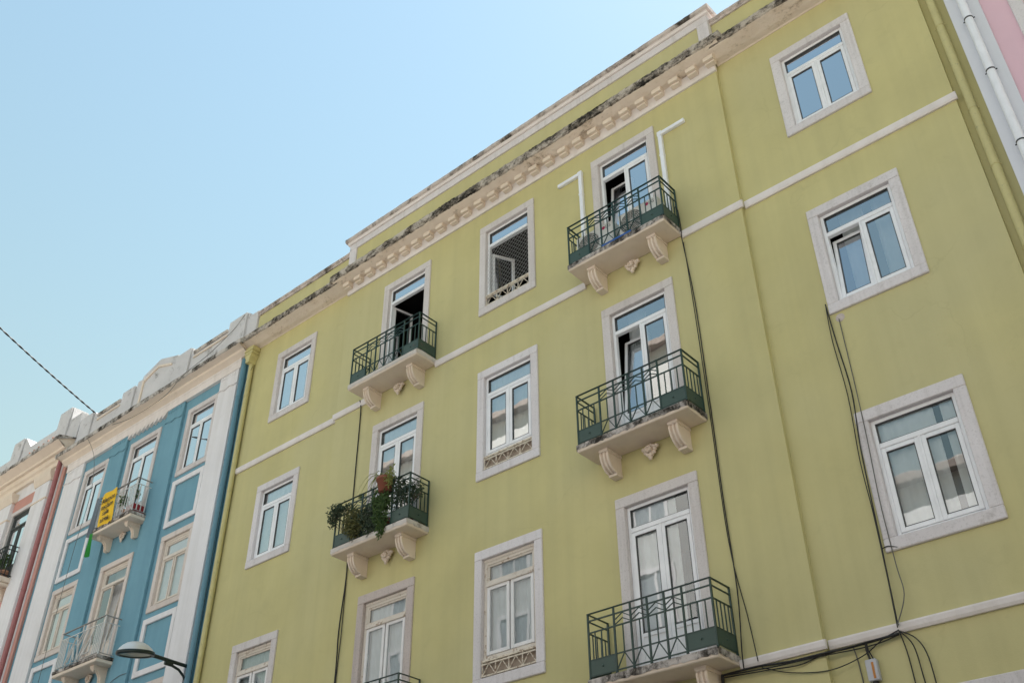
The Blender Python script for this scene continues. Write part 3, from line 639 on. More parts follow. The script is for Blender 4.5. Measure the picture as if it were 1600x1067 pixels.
for i in range(3):
    make_window(B, bx[1], .03, BT[i], 1.2, BT[i] - BB[i], 'wood_blue' if i else 'pvc', stone_='stone_warm' if i else 'stone', sw=.13, cm='blind', old=bool(i), mem=.035, cdist=.06, amp=.004); make_window(B, bx[3], .03, BT[i], 1.235, BT[i] - BB[i], 'wood_blue' if i else 'pvc', stone_='stone_warm' if i else 'stone', sw=.13, cm='blind', old=bool(i), mem=.035, cdist=.06, amp=.004)
    zs_ = [11.985, 8.69, 5.4][i]
    make_window(B, bx[2], .03, BT[i], 1.36, BT[i] - zs_ - .002, 'wood_blue' if i else 'pvc', stone_='stone_warm' if i else 'stone', sw=.13, door=True, cm='blind', old=bool(i), mem=.035, cdist=.06, amp=.004, tilt=1 if i == 1 else None)
    for xa, xb in ((bx[1] - .585, bx[1] + .585), (bx[3] - .61, bx[3] + .61)):
        za, zb = ([11.36, 12.53], [8.07, 9.29], [4.9, 6.05])[i]
        part(B, 'framed_panel', ring(MB(), xa, xb, za, zb, .01, .059, .125, .008), 'white')
def blue_corbel():
    mb = MB(); pr = [(0, 0), (-.32, 0), (-.33, -.06), (-.29, -.10), (-.255, -.085), (-.20, -.11), (-.15, -.16), (-.12, -.22), (-.115, -.30), (-.09, -.33), (-.03, -.335), (0, -.30)]
    mb.prism_x(pr, -.06, .06); mb.box(-.075, .075, -.335, 0, -.045, -.001, .006)
    mb.tube([(0, y - .004, z - .004) for y, z in pr[3:10]], .022, 8); return mb
def blue_balcony(zs, pat):
    Wd, D = .90, .44
    mb = MB().box(-Wd, Wd, -D, 0, -.15, -.075, .012); b = obj('balcony', mb, 'slab', B, rel(B, (-21.08, .06, zs)))
    obj('slab_rim', MB().box(-Wd - .012, Wd + .012, -D - .012, 0, -.074, 0, .01), 'slab_edge', b)
    for sx in (-1, 1): obj('corbel', shared('blue_corbel', blue_corbel, 'slab'), None, b, (sx * .58, 0, -.149))
    obj('rosette', shared('rosette', rosette_mb, 'slab'), None, b, (.0, -.03, -.25))
    r_ = MB(); T = .84; X0, X1, YF, YB = -.88, .88, -.42, -.02
    r_.cur = 1; r_.box(X0 - .02, X1 + .02, YF - .022, YF + .022, T - .016, T, .003)
    for x in (X0, X1): r_.box(x - .02, x + .02, YF + .022, YB, T - .016, T - .001, .003)
    r_.box(X0, X1, YF - .008, YF + .008, .035, .05); 
    for x in (X0, X1): r_.box(x - .008, x + .008, YF + .008, YB, .035, .05)
    r_.cur = 0
    r_.box(X0, X1, YF - .008, YF + .008, T - .16, T - .144)
    for x in (X0, X1): r_.box(x - .008, x + .008, YF + .008, YB, T - .16, T - .144)
    xa, xb = -.52, .52
    if pat:
        for q in (((xa, .07), (-.2, .66)), ((-.2, .66), (.02, .07)), ((.02, .07), (.28, .66)), ((.12, .07), (xb, .62)), ((-.42, .10), (-.26, .40)), ((-.26, .4), (-.16, .1)), ((-.1, .5), (.06, .66)), ((-.06, .36), (.14, .66)), ((.2, .14), (.44, .14)), ((.2, .14), (.44, .44)), ((.44, .14), (.44, .44))): r_.bar((q[0][0], YF, q[0][1]), (q[1][0], YF, q[1][1]), .026, d=.014)
    else:
        rnd = random.Random(4)
        for k in range(9):
            x = xa + .06 + k * .115
            r_.bar((x, YF, .06), (x + .05, YF, .66), .016)
            r_.tube([(x + .05 * math.cos(a * .7), YF, .2 + .38 * (k % 2) * .8 + .05 * math.sin(a * .7)) for a in range(10)], .009, 5)
    obj('railing', r_, ['whiteiron', 'railgrey'], b)
    bl = shared('white_baluster', lambda: MB().box(-.009, .009, -.009, .009, .05, T - .145), 'whiteiron')
    for x in (X0, X0 + .07, X0 + .14, X0 + .21, X0 + .28, X1 - .28, X1 - .21, X1 - .14, X1 - .07, X1): obj('baluster', bl, None, b, (x, YF, 0))
    for x in (X0, X1):
        for k in range(1, 4): obj('baluster', bl, None, b, (x, YF + (YB - YF) * k / 4, 0))
        obj('post', shared('white_post', lambda: MB().box(-.014, .014, -.014, .014, 0, T - .017), 'whiteiron'), None, b, (x, YB, 0))
    for x in (X0, X1, 0):
        obj('rail_foot', shared('rail_foot', lambda: MB().box(-.012, .012, -.012, .012, 0, .05), 'whiteiron'), None, b, (x, YF, 0))
        obj('rail_stub', shared('rail_stub', lambda: MB().box(-.012, .012, -.012, .012, T - .144, T - .017), 'whiteiron'), None, b, (x, YF, 0))
    return b
for z, p_ in ((11.985, False), (8.69, True), (5.4, True)): blue_balcony(z, p_)
pipe(B, -17.17, .0, .1, 14.93, .07, 'blue_pipe', (13.9, 12.3, 10.2, 8.1, 6)); 

# ================================================================== white and salmon building at the far left
W_ = empty('white_building', (-29, .1, 0)); tag(W_, 'white building with salmon panels, moulded pilasters and a red downpipe at the left edge', 'building')
part(W_, 'wall', wall(-34, -25.2, 0, 15.9, .06, [(-27.84, -26.72, 12.19, 14.50), (-30.84, -29.72, 12.19, 14.50), (-27.84, -26.72, 8.9, 11.2)]), 'white')
part(W_, 'roof_block', MB().box(-34, -25.2, 2.7, 11, 0, 16.2), 'white'); part(W_, 'roof', MB().box(-34, -25.2, .35, 2.69, 15.2, 15.9), 'lip_soft')
part(W_, 'wall_strip', MB().box(-25.34, -25.19, .0, .055, 0, 15.1), 'salmon')
for x in (-26.2, -28.35, -31.4):
    hw = .39
    p = part(W_, 'pilaster', MB().box(x - hw, x + hw, -.06, .059, 0, 14.86, .01), 'white')
    obj('capital', MB().prism_x([(.059, 14.862), (-.07, 14.862), (-.09, 14.90), (-.11, 14.95), (-.14, 15.02), (-.15, 15.10), (-.15, 15.14), (.059, 15.14)], x - hw - .07, x + hw + .07), 'cream', p); obj('band', MB().box(x - hw - .02, x + hw + .02, -.085, .058, 14.30, 14.35, .01), 'cream', p)
for xa, xb in ((-27.95, -26.60), (-30.98, -28.75)):
    part(W_, 'panel', MB().box(xa, xb, .035, .0595, 14.56, 14.90, .005), 'salmon')
    part(W_, 'panel', MB().box(xa, xb, .035, .0595, 11.3, 12.1, .005), 'salmon')
cz = part(W_, 'cornice', MB().prism_x([(.06, 15.3), (-.02, 15.3), (-.03, 15.42), (-.09, 15.46), (-.10, 15.52), (-.10, 15.60), (.06, 15.6)], -34, -25.24), 'cream')
obj('cove', ragged(-34, -25.2, [(-.08, 15.59, 0), (-.18, 15.60, .001), (-.20, 15.66, .001), (-.42, 15.78, .004)], 80, 1, 51), 'cream', cz)
obj('cornice_edge', ragged(-34, -25.18, [(-.41, 15.77, .01), (-.44, 15.79, .015), (-.44, 15.86, .015), (-.42, 15.90, .02), (-.2, 15.95, .01), (.1, 16.0, 0)], 200, 1, 52), 'lip_soft', cz)
cap([(.06, 15.6), (-.1, 15.6), (-.18, 15.605), (-.20, 15.665), (-.41, 15.785), (-.425, 15.88), (.06, 15.96)], -25.27, -25.215, 'cream', cz)
for k in range(6): obj('roof_tile', MB().tube([(-26.9 + k * .26, -.40, 15.92), (-26.86 + k * .26, -.18, 15.99)], .05, 7), 'tile', cz)
prf = [(-34, 15.9), (-34, 16.82), (-29.42, 16.82), (-29.36, 16.9), (-29.30, 17.30), (-28.62, 17.30), (-28.16, 16.84), (-26.66, 16.82), (-26.62, 16.9), (-26.55, 17.26), (-25.85, 17.26), (-25.82, 16.84), (-25.22, 16.84), (-25.22, 15.9)]
pz = part(W_, 'parapet', MB().prism_y(prf, .05, .5), 'old_white')
for xa, xb, zt in ((-29.27, -28.66, 17.31), (-26.52, -25.88, 17.27)): obj('pier', MB().box(xa, xb, .0, .049, 15.9, zt, .01), 'old_white', pz)
part(W_, 'parapet_return', MB().box(-25.215, -25.02, .34, 1.6, 15.9, 16.82), 'lip_soft')
for cx in (-27.28, -30.28):
    make_window(W_, cx, .03, 14.56, 1.36, 2.37, 'black_wood', stone_='stone', sw=.12, door=True, cm='blind', old=True)
make_window(W_, -27.28, .03, 11.25, 1.36, 2.37, 'black_wood', stone_='stone', sw=.12, door=True, cm='blind', old=True)
b = part(W_, 'balcony', MB().box(-.80, .80, -.42, 0, -.14, 0, .02).box(-.76, .76, -.38, 0, -.22, -.14, .02), 'cream', at=(-27.28, .06, 12.19))
for sx in (-1, 1): obj('corbel', shared('blue_corbel', blue_corbel, 'slab'), None, b, (sx * .5, 0, -.221))
rb = MB()
for z in (.86, .05, .74): rb.box(-.78, .78, -.40 - .012, -.40 + .012, z - .012, z + .012)
for x in (-.78, .78):
    for z in (.86, .05, .74): rb.box(x - .012, x + .012, -.388, -.01, z - .011, z + .011)
obj('railing', rb, 'blackiron', b)
bl = shared('black_baluster', lambda: MB().box(-.009, .009, -.009, .009, .0, .85), 'blackiron')
for k in range(15): obj('baluster', bl, None, b, (-.78 + 1.56 * k / 14, -.40, 0))
for x in (-.78, .78):
    for k in range(1, 4): obj('baluster', bl, None, b, (x, -.40 + .39 * k / 4, 0))
pipe(W_, -25.47, -.06, .1, 15.35, .065, 'red', (13.6, 11.6, 9.2, 7))

# ================================================================== pink building at the right
K = empty('pink_building', (2, .1, 0)); tag(K, 'pink building with a pale grey border and white downpipe at the right edge', 'building')
part(K, 'wall', wall(-.735, 8, 0, 18, .075, [(-.25, .75, 12.3, 14.2), (-.25, .75, 9.0, 10.9), (-.25, .75, 5.7, 7.6), (2.75, 3.75, 12.3, 14.2), (2.75, 3.75, 9.0, 10.9)]), 'pink')
part(K, 'border', MB().box(-1.108, -.72, .045, .30, 0, 18), 'greywhite')
part(K, 'roof_block', MB().box(-1.1, 8, 2.7, 11, 0, 18), 'white'); part(K, 'roof', MB().box(-1.1, 8, .35, 2.69, 17.5, 18), 'lip_soft')
for cx in (.25, 3.25):
    for zt in ((14.33, 11.03, 7.73) if cx < 1 else (14.33, 11.03)): make_window(K, cx, .045, zt, 1.33, 2.12, stone_='stone_light', sw=.16, glassm='glass_dark', curt=())
pipe(K, -.905, -.02, .1, 18, .055, 'duct', (13.0, 11.95, 10.65, 9, 7.4), cmat='blackiron')

# ================================================================== buildings across the street (they show in the panes)
def opposite(x0, x1, h, mat, nx, nz, label, seed):
    rt = empty('opposite_building', ((x0 + x1) / 2, -13, 0)); tag(rt, label, 'building')
    part(rt, 'wall', MB().box(x0, x1, -22, -12.6, 0, h), mat); part(rt, 'cornice', MB().box(x0, x1, -12.599, -12.3, h - .25, h - .0, .03), 'opproof'); part(rt, 'roof', MB().prism_y([(x0, h + .001), (x1, h + .001), (x1 - 1.2, h + .6), (x0 + 1.2, h + .6)], -22, -14.2), 'opproof')
    part(rt, 'bounce_cut_band', MB().box(x0, x1, -12.599, -12.55, .13, 7.3), 'bounce_cut'); part(rt, 'added_awning', MB().prism_x([(-12.549, 3.6), (-12.549, 3.7), (-11.0, 3.1), (-11.0, 3.02)], x0 + .4, x1 - .4), 'greycloth')  # dark band and awning added to cut bounce onto the lower facade
    wd = shared('opposite_window', lambda: ring(MB(), -.65, .65, -1, 1, -.0, .06, .13).box(-.04, .04, .005, .045, -.87, .87), 'stone_light')
    pn = shared('opposite_pane', lambda: MB().box(-.52, .52, .002, .02, -.87, .87), 'darkpane')
    for i in range(nx):
        for j in range(nz):
            x = x0 + (x1 - x0) * (i + .5) / nx; z = 9.0 + j * 3.2
            wo = obj('window', wd, None, rt, rel(rt, (x, -12.6, z))); obj('pane', pn, None, wo)
opposite(-52, -31.2, 13.6, 'opp3', 6, 1, 'ochre building across the street, leftmost in the pane reflections', 1)
opposite(-31.15, -21.4, 20.8, 'opp1', 4, 3, 'tall pale building across the street mirrored in the second column doors', 2)
opposite(-21.35, -13.4, 20.7, 'opp1', 3, 3, 'tall cream building across the street mirrored in the middle windows', 3)
opposite(-13.35, -2.2, 13.5, 'opp2', 4, 1, 'low white building across the street mirrored in the lower right window', 4)
opposite(-2.15, 14, 15.0, 'opp3', 5, 2, 'ochre building across the street facing the pink one', 5)

# ================================================================== small things
def text_mb(txt, size):
    cu = bpy.data.curves.new('t', 'FONT'); cu.body = txt; cu.size = size; cu.align_x = 'CENTER'; cu.extrude = .001; cu.space_line = .95; cu.offset = size * .012
    to = bpy.data.objects.new('t', cu); sc.collection.objects.link(to); dg = bpy.context.evaluated_depsgraph_get()
    me = bpy.data.meshes.new_from_object(to.evaluated_get(dg)); bpy.data.objects.remove(to); return me
# air conditioners
def aircon(x, z, label):
    rt = empty('air_conditioner', (x, -.23, z)); tag(rt, label, 'air conditioner', 'outdoor units on the top balcony')
    obj('casing', MB().box(-.37, .37, -.12, .12, .05, .58, .02), 'ac', rt)
    for sx in (-.25, .25): obj('foot', MB().box(sx - .03, sx + .03, -.13, .13, 0, .05), 'acdark', rt)
    g_ = MB(); cx_, cz_ = -.12, .315
    g_.add([(cx_ + .215 * math.cos(a * .2618), -.1225, cz_ + .215 * math.sin(a * .2618)) for a in range(24)], [list(range(24))])
    gr = obj('fan_grille', g_, 'greycable', rt)
    rg = MB()
    for q in range(1, 8): rg.tube([(cx_ + .03 * q * math.cos(a * .2618), -.13, cz_ + .03 * q * math.sin(a * .2618)) for a in range(25)], .0035, 4, False)
    for a in range(12): rg.bar((cx_ + .03 * math.cos(a * .5236), -.127, cz_ + .03 * math.sin(a * .5236)), (cx_ + .21 * math.cos(a * .5236), -.127, cz_ + .21 * math.sin(a * .5236)), .004)
    rg.ball((cx_, -.128, cz_), .035, 8, (1, .3, 1)); obj('guard_ring', rg, 'ac', gr)
    lg = obj('logo_disc', MB().add([(.185 + .033 * math.cos(a * .4189), -.1215, .49 + .033 * math.sin(a * .4189)) for a in range(15)], [list(range(15))]), 'logo_red', rt)
    me = text_mb('LG', .085); obj('logo_letters', me, 'logo_grey', rt, (.275, -.1215, .462), (R(90), 0, 0))
aircon(-6.985, SLAB[0], 'beige air conditioner unit on the top right balcony, left of the door')
aircon(-6.145, SLAB[0], 'beige air conditioner unit on the top right balcony, right in front of the door')
cl = MB(); v = []
for i in range(13):
    for j in range(9): v.append((-6.62 + i * .055, -.06 + .015 * math.sin(i * 1.3), 12.12 + j * .075 + .01 * math.sin(i)))
cl.add(v, [(i * 9 + j, i * 9 + 9 + j, i * 9 + 10 + j, i * 9 + j + 1) for i in range(12) for j in range(8)], True)
tag(obj('cloth', cl, 'turq'), 'turquoise sheet behind the air conditioners on the top balcony', 'cloth')
tag(obj('plastic_strip', MB().box(-6.78, -6.22, -.474, -.450, 12.062, 12.098, .006), 'bluetarp'), 'blue plastic strip on the edge of the top balcony', 'plastic strip')
# white trunking
def duct(pts, label):
    mb = MB()
    (xa, za), (xb, zb), (xc, zc) = pts
    mb.box(min(xa, xb) , max(xa, xb) , -.03, .029, za - .035, za + .035, .006)
    mb.box(xb - .036, xb + .036, -.034, .0285, zc, zb + .037, .006)
    for z in (zb - .5, zb - 1.3): mb.box(xb - .041, xb + .041, -.039, .028, z - .02, z + .02, .004)
    mb.box(xb - .043, xb + .043, -.04, .028, zb - .05, zb + .044, .006)
    tag(obj('cable_duct', mb, 'duct'), label, 'duct', 'white ducts beside the top balcony')
duct([(-7.93, 14.44), (-7.43, 14.44), (-7.43, 12.10)], 'white plastic duct turning left, above the left air conditioner')
duct([(-5.28, 14.26), (-5.76, 14.26), (-5.76, 12.10)], 'white plastic duct turning right, above the right air conditioner')
# cables on the facade
def smooth(pts, n=6):
    out = []; P = [Vector(p) for p in pts]
    for i in range(len(P) - 1):
        a, b_, c, d = P[max(i - 1, 0)], P[i], P[i + 1], P[min(i + 2, len(P) - 1)]
        for k in range(n):
            t = k / n; out.append(.5 * (2 * b_ + (c - a) * t + (2 * a - 5 * b_ + 4 * c - d) * t * t + (3 * b_ - a - 3 * c + d) * t ** 3))
    out.append(P[-1]); return out
def cable(pts, rr, label, mat='cable', extra=()):
    mb = MB().tube(smooth(pts), rr, 6)
    for p, r2 in extra: mb.tube(smooth(p), r2, 6)
    return tag(obj('cable', mb, mat), label, 'cable')
cable([(-5.68, -.0, 12.2), (-5.66, -.03, 12.5), (-5.61, -.03, 12.42), (-5.60, -.02, 12.0), (-5.60, -.035, 11.8), (-5.555, .01, 10.64), (-5.545, .01, 8.78), (-5.55, .01, 7.44), (-5.535, .01, 6.26), (-5.565, -.03, 5.5), (-5.57, -.03, 5.3)], .0075,
      'black cable running down the wall right of the balcony column', extra=[([(-5.61, .012, 11.8), (-5.585, .012, 10.6), (-5.57, .012, 8.8), (-5.56, .012, 6.9), (-5.45, .012, 5.9), (-5.38, -.03, 5.35)], .006)])
cable([(-12.875, -.03, 12.0), (-12.87, .01, 11.75), (-12.862, .012, 10.5), (-12.85, .012, 8.9), (-12.84, .012, 8.4), (-12.90, .012, 7.5), (-12.88, .012, 6.6), (-12.9, .012, 3)], .011, 'black cable running down beside the planted balcony',
      extra=[([(-12.835, .012, 8.5), (-12.83, .012, 7.4), (-12.86, .012, 6.4), (-12.86, .012, 3)], .008)])
cable([(-3.72, .06, 9.66), (-3.745, .078, 9.1), (-3.715, .078, 8.25), (-3.745, .06, 7.36), (-3.735, .06, 6.7), (-3.742, .06, 6.0), (-3.75, .03, 5.36)], .006, 'black double cable hanging from the upper right window to the string course',
      extra=[([(-3.72, .06, 9.66), (-3.70, .085, 9.05), (-3.66, .085, 8.3), (-3.70, .05, 7.5), (-3.72, .05, 6.6), (-3.735, .055, 6.0), (-3.74, .03, 5.38)], .008), ([(-3.735, .06, 6.25), (-3.66, .055, 6.26), (-3.55, .07, 6.22)], .006)])
cable([(-3.60, .085, 9.38), (-3.60, .085, 8.4), (-3.60, .05, 7.6), (-3.626, .05, 6.8), (-3.62, .06, 6.05), (-3.60, .03, 5.68), (-3.75, .02, 5.37)], .006, 'thin grey cable crossing the left jamb of the lower right window', 'greycable')
cable([(-5.86, -.02, 5.29), (-5.43, -.01, 5.30), (-5.0, .0, 5.27), (-4.57, .0, 5.27), (-4.3, .05, 5.28), (-3.76, .045, 5.30)], .013, 'thick black cable bundle under the lower string course',
      extra=[([(-5.86, -.03, 5.26), (-5.3, -.02, 5.23), (-4.9, .0, 5.21), (-4.6, .02, 5.26), (-3.76, .05, 5.31)], .007), ([(-5.8, -.03, 5.28), (-5.2, -.02, 5.25), (-4.7, .0, 5.25), (-4.1, .06, 5.25), (-3.76, .05, 5.29)], .007), ([(-5.86, -.02, 5.30), (-5.86, -.03, 5.1), (-5.84, .02, 4.8)], .02)])
cable([(-5.36, -.0, 5.28), (-5.02, .0, 5.15), (-4.575, .02, 5.085), (-4.2, .05, 5.16), (-3.95, .05, 5.28), (-3.75, .05, 5.34)], .006, 'black cable sagging below the bundle beside the white box')
cable([(-3.75, .05, 5.33), (-3.60, .06, 5.22), (-3.52, .07, 5.0), (-3.51, .08, 4.5)], .007, 'black cable curving down from the cable knot at the right', extra=[([(-3.75, .05, 5.33), (-3.72, .07, 5.05), (-3.715, .08, 4.5)], .007), ([(-3.75, .05, 5.33), (-3.64, .06, 5.15), (-3.62, .08, 4.8), (-3.60, .08, 4.4)], .007)])
cable([(-4.28, .06, 5.27), (-4.27, .088, 5.1), (-4.255, .088, 4.7), (-4.25, .088, 4.2)], .007, 'thin cable dropping left of the white box', 'greycable')
jb = empty('junction_box', (-4.115, .09, 4.88)); tag(jb, 'small white junction box with an orange label hanging under the cables', 'junction box')
obj('casing', MB().box(-.062, .062, -.07, 0, .0, .225, .008), 'boxwhite', jb); obj('label_strip', MB().box(.005, .03, -.0735, -.0705, .02, .19), 'orange', jb)
obj('cable_tail', MB().tube([(-.01, -.03, .225), (-.03, -.03, .33), (-.02, -.04, .41)], .012, 6).tube([(.03, -.03, .22), (-.01, -.03, .33), (-.01, -.04, .41)], .008, 6).tube([(.0, -.03, .0), (.01, -.02, -.3)], .03, 6), 'cable', jb)
ho = tag(obj('wall_hole', MB().lathe([(.001, -.012), (.03, -.01), (.06, -.002), (.062, .0)], (0, 0, 0), 12), 'stone_dark'), 'small round plaster patch with a hook below the upper right window', 'wall fitting'); ho.location = (-3.585, .099, 9.40); ho.rotation_euler = (R(-90), 0, 0)
cable([(-23.62, -.34, 15.25), (-23.3, -.15, 14.6), (-23.05, -.1, 13.5), (-23.15, -.1, 12.0), (-23.3, -.05, 10), (-23.4, .0, 8.6), (-23.45, .0, 6)], .006, 'thin dark wire hanging down the left part of the blue facade', 'greycable')
cable([(-17.5, -.03, 16.38), (-17.9, -.035, 16.1), (-18.5, -.2, 15.6), (-19.1, -.36, 15.25), (-19.4, -.36, 15.14), (-20.2, -.22, 15.09), (-21.6, -.2, 15.09), (-22.4, -.3, 15.14)], .007, 'thin wire looping along the blue cornice', 'greycable')
cable([(-20.28, .05, 8.05), (-20.12, -.012, 8.06), (-20.02, -.02, 8.16), (-19.75, -.02, 8.22), (-19.5, -.02, 8.22)], .006, 'short loose wire on the blue wall above the street lamp', 'greycable')
cable([(-16.86, .02, 14.6), (-17.02, -.05, 13.9), (-16.99, -.05, 12.6), (-17.03, -.05, 11), (-17.01, -.05, 9), (-17.03, -.05, 6)], .006, 'thin black cable along the yellow corner downpipe')
# twisted service wire over the street
a, b_ = Vector((-24.36, .02, 16.46)), Vector((-15.6, -12.35, 15.2)); pts1 = []; pts2 = []
N = 420
for i in range(N + 1):
    t = i / N; p = a.lerp(b_, t); p.z -= .75 * 4 * t * (1 - t) * .35; an = t * 150
    o_ = Vector((math.cos(an) * .012, 0, math.sin(an) * .012)); pts1.append(p + o_); pts2.append(p - o_)
tag(obj('overhead_wire', MB().tube(pts1, .013, 5).tube(pts2, .013, 5), 'cable'), 'twisted black service wire crossing the sky at the left', 'wire')
# street lamp
L = empty('street_lamp', (-17.23, .1, 7.86)); tag(L, 'street lamp with an oval metal head on a black wall arm', 'street lamp')
obj('arm', MB().tube([(0, -.0, 0), (0, -.35, .01), (0, -.95, .03)], [.035, .033, .038], 10).tube([(0, -.62, -.055), (0, -.45, -.06), (0, -.30, -.10), (0, -.18, -.19), (0, -.09, -.32), (0, -.04, -.5), (0, -.02, -.75)], .024, 10).box(-.03, .03, -.62, -.44, -.06, -.0, .01), 'lamp_arm', L)
obj('wall_plate', MB().box(-.07, .07, -.03, .0, -.95, .15, .01), 'lamp_arm', L)
hd = MB(); n = 28
rows = [(0, .19), (.25, .183), (.5, .158), (.72, .112), (.88, .058), (1.0, 0.0), (1.02, -.02), (.97, -.035)]
for rr, z in rows: pass
hd.lathe([(max(rr, .001), z) for rr, z in rows], (0, 0, 0), n, .215, .36)
ho_ = obj('lamp_head', hd, 'lamp_top', L, (0, -1.24, .0), (R(9), 0, 0))
obj('rim', MB().lathe([(1.0, .006), (1.045, .0), (1.05, -.05), (1.0, -.062), (.86, -.062)], (0, 0, 0), n, .215, .36).lathe([(.86, -.062), (.84, -.03)], (0, 0, 0), n, .215, .36), 'lamp_arm', ho_)
obj('lens', MB().lathe([(.85, -.045), (.5, -.052), (.001, -.055)], (0, 0, 0), n, .215, .36), 'lens', ho_)
# banner, cloths, red planter on the blue balcony
ban = MB(); v = []
for i in range(9):
    for j in range(11):
        t, u = i / 8, j / 10
        v.append((-21.62 + .60 * t + .04 * u, -.408 - .016 * math.sin(t * 8 + u * 4) - .008 * math.sin(u * 9 + t * 3), 12.835 - .86 * u - .05 * t * u))
ban.add(v, [(i * 11 + j, i * 11 + j + 1, i * 11 + 12 + j, i * 11 + 11 + j) for i in range(8) for j in range(10)], True)
bn = tag(obj('banner', ban, 'banner'), 'yellow cloth banner with black words hung on the white balcony', 'banner')
me = text_mb('Alamos\nteclam\nsala\naires', .185); obj('lettering', me, 'ink', bn, (-21.30, -.436, 12.56), (R(90), R(-3), 0))
me = text_mb('OIS', .07); obj('lettering', me, 'ink', bn, (-21.12, -.436, 12.03), (R(90), 0, 0))
def cloth(x0, x1, z0, z1, y, mat, label, name='cloth', sk=0):
    mb = MB(); v = []
    for i in range(9):
        for j in range(9):
            t, u = i / 8, j / 8; v.append((x0 + (x1 - x0) * t * (1 - .35 * u) + sk * u, y - .03 * math.sin(t * 9 + u * 2) * (.4 + u), z1 + (z0 - z1) * u + .03 * math.sin(t * 7)))
    mb.add(v, [(i * 9 + j, i * 9 + j + 1, i * 9 + 10 + j, i * 9 + 9 + j) for i in range(8) for j in range(8)], True)
    tag(obj(name, mb, mat), label, name)
cloth(-21.92, -21.72, 11.80, 12.80, -.41, 'greycloth', 'grey cloth hanging at the left end of the white balcony')
cloth(-21.80, -21.66, 11.26, 11.84, -.42, 'greencloth', 'green flag dangling below the white balcony', 'flag', .06)
tag(obj('planter_box', MB().box(-20.52, -20.24, -.33, -.02, 12.0, 12.20, .01), 'redbox'), 'red planter box on the upper white balcony', 'planter')

# plants
def leaves(mb, c, n, spread, size, rnd, droop=.3, ratio=.4):
    for _ in range(n):
        d = Vector((rnd.gauss(0, 1), rnd.gauss(0, 1), rnd.gauss(0, 1))); d.normalize()
        p = Vector(c) + Vector((d.x * spread[0], d.y * spread[1], d.z * spread[2])) * rnd.random() ** .45
        a = Vector((rnd.uniform(-1, 1), rnd.uniform(-1, .6), rnd.uniform(-1, 1) - droop)).normalized(); b = a.cross(Vector((rnd.uniform(-1, 1), rnd.uniform(-1, 1), rnd.uniform(-1, 1)))).normalized()
        L_ = size * rnd.uniform(.6, 1.3); wv = L_ * ratio / 2; up = a.cross(b) * L_ * .12
        mb.add([p, p + a * L_ * .45 + b * wv + up, p + a * L_, p + a * L_ * .45 - b * wv + up], [(0, 1, 2, 3)])
def straps(mb, c, n, ln, rnd, wd=.016, up=1.0, side=None):
    for k in range(n):
        an = rnd.uniform(0, 6.28) if side is None else rnd.uniform(*side); p = Vector(c); h = rnd.uniform(.6, 1.1) * up; out = rnd.uniform(.35, 1); v = []
        for i in range(7):
            t = i / 6; q = p + Vector((math.cos(an) * out * t * ln, math.sin(an) * out * t * ln * .6, (h * t - h * .85 * t * t * (1 + out * .5)) * ln * 1.3))
            ww = wd * (1 - t) ** .6 + .001; s_ = Vector((-math.sin(an), math.cos(an), .3)) * ww / 2; v += [q + s_, q - s_]
        mb.add(v, [(2 * i, 2 * i + 1, 2 * i + 3, 2 * i + 2) for i in range(6)], True)
def pot_mb(r, h): return MB().lathe([(.001, 0), (r * .72, 0), (r * .95, h * .8), (r * 1.05, h * .8), (r * 1.05, h), (r * .9, h), (r * .88, h * .85), (.001, h * .85)], (0, 0, 0), 16)
def plant(loc, label, potr, poth, potm, clumps, leafm, strap=None, seed=1, stems=8, group=None):
    rnd = random.Random(seed); rt = empty('potted_plant', loc); tag(rt, label, 'plant', group)
    obj('pot', pot_mb(potr, poth), potm, rt)
    fo = MB()
    gk = 1.2 if abs(loc[2] - 8.755) < .01 and len(clumps) > 2 else 1
    for c, n, sp, sz in clumps: leaves(fo, c, int(n * (1.45 if gk > 1 else 1)), tuple(q * gk for q in sp), sz * (1.05 if gk > 1 else 1), rnd)
    if strap: straps(fo, *strap, rnd)
    obj('foliage', fo, leafm, rt)
    st = MB()
    for k in range(stems):
        c, n, sp, sz = rnd.choice(clumps) if clumps else ((0, 0, poth + .2), 0, (.1, .1, .1), 0)
        e_ = Vector(c) + Vector((rnd.uniform(-1, 1) * sp[0], rnd.uniform(-1, 1) * sp[1], rnd.uniform(-.6, .8) * sp[2]))
        m_ = Vector((e_.x * .4, e_.y * .4, poth + (e_.z - poth) * .6)); st.tube(smooth([(0, 0, poth * .8), m_, e_], 4), .004, 4)
    obj('stems', st, 'leaf_brown', rt)
Z2 = SLAB[1]
plant((-12.56, -.30, Z2), 'dark fuzzy shrub spilling over the left end of the planted balcony', .10, .22, 'terra_pale', [((-.08, -.20, .66), 230, (.14, .10, .13), .055), ((.12, -.16, .66), 150, (.16, .10, .09), .05), ((-.16, -.2, .5), 120, (.07, .08, .12), .05)], 'leaf_dark', None, 2, 14)
plant((-12.22, -.28, Z2), 'olive leafy plant in the middle left of the planted balcony', .10, .2, 'greypot', [((.02, -.18, .34), 420, (.2, .13, .22), .06), ((.1, -.22, .18), 240, (.16, .09, .16), .05), ((-.1, -.05, .5), 120, (.12, .1, .16), .06)], 'leaf_olive', None, 3, 12)
plant((-11.86, -.27, Z2), 'dense green and dark plant at the centre of the planted balcony', .11, .2, 'greypot', [((0, -.16, .32), 460, (.22, .12, .22), .055), ((.1, -.2, .12), 260, (.14, .08, .14), .05), ((-.08, -.05, .50), 160, (.16, .10, .14), .06)], 'leaf_dark', None, 4, 12)
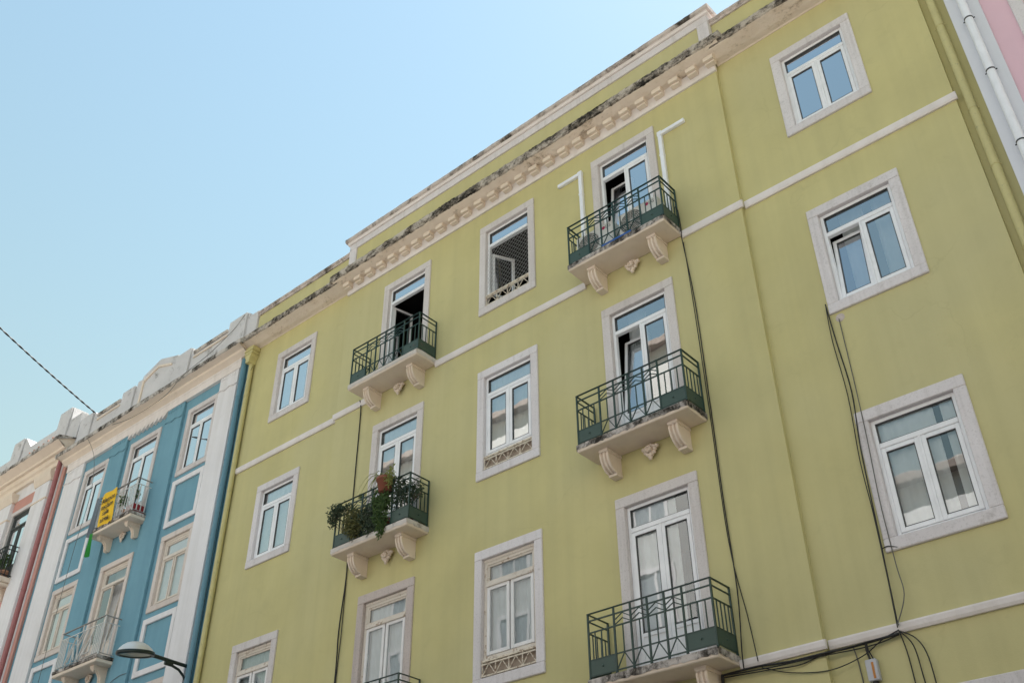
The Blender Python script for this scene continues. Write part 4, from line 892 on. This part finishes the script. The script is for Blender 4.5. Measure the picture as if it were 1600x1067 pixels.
plant((-11.52, -.27, Z2), 'bright green trailing plant below the hanging pot', .11, .22, 'terra', [((0, -.18, .52), 320, (.2, .1, .18), .075), ((.02, -.22, .28), 300, (.13, .07, .28), .07), ((.06, -.23, .02), 160, (.07, .04, .16), .06)], 'leaf', None, 5, 12)
plant((-11.13, -.25, Z2), 'dark purple leaved bush at the right end of the planted balcony', .13, .26, 'terra', [((.0, -.10, .52), 520, (.22, .13, .24), .055), ((.22, -.06, .55), 180, (.16, .12, .18), .05), ((-.05, -.16, .72), 140, (.12, .1, .12), .05), ((.38, -.1, .48), 40, (.06, .05, .1), .05)], 'leaf_dark', None, 6, 16)
plant((-11.47, -.455, 9.40), 'terracotta pot with long strap leaves hung on the balcony rail', .155, .25, 'terra', [((-.02, 0, .27), 120, (.13, .1, .06), .05)], 'leaf_brown', None, 8, 4)
h_ = tag(empty('spider_plant', (-11.47, -.455, 9.60)), 'pale strap leaved spider plant growing from the hung terracotta pot', 'plant')
fo = MB(); straps(fo, (-.05, 0, 0), 9, .62, random.Random(5), .02, 1.25, (2.5, 4.0)); straps(fo, (.02, 0, 0), 12, .38, random.Random(6), .018, .7); obj('foliage', fo, 'leaf_yellow', h_)
fo = MB(); leaves(fo, (.20, -.08, .0), 150, (.10, .06, .20), .06, random.Random(7)); obj('trailing_leaves', fo, 'leaf_yellow', h_)
plant((-12.40, -.16, Z2), 'thin stalk with a feathery top behind the planted rail', .07, .14, 'terra_pale', [((.0, -.0, 1.0), 60, (.06, .05, .05), .06), ((.28, 0, 1.04), 40, (.04, .04, .04), .05)], 'leaf', None, 9, 5)
plant((-11.10, -.30, SLAB[0]), 'small grassy plant in the corner of the upper left balcony', .09, .16, 'terra_pale', [((0, 0, .26), 60, (.12, .08, .08), .05)], 'leaf_brown', ((0, 0, .16), 46, .32, ), 11, 4)
plant((-11.36, -.30, SLAB[0]), 'olive tuft in a pot beside the open balcony door', .08, .14, 'greypot', [((0, 0, .24), 90, (.14, .08, .08), .05)], 'leaf_olive', ((0, 0, .14), 24, .25), 12, 4)
plant((-20.72, -.22, 11.985), 'green plant behind the white railing near the banner', .10, .2, 'terra_pale', [((0, -.1, .42), 120, (.14, .08, .14), .08)], 'leaf', None, 13, 6)
plant((-20.38, -.18, 12.20), 'slim green plant growing in the red planter', .07, .02, 'redbox', [((0, -.02, .34), 50, (.07, .06, .22), .07)], 'leaf', None, 14, 5)
plant((-26.72, -.18, 12.19), 'leafy green plant behind the black railing at the left edge', .12, .22, 'terra_pale', [((0, -.04, .5), 220, (.2, .12, .22), .09), ((-.2, -.05, .42), 120, (.16, .1, .2), .09)], 'leaf', None, 15, 8)
plant((-27.2, -.18, 12.19), 'second leafy plant on the black railed balcony at the left edge', .12, .22, 'terra', [((0, -.04, .45), 200, (.2, .12, .22), .09)], 'leaf_dark', None, 16, 8)
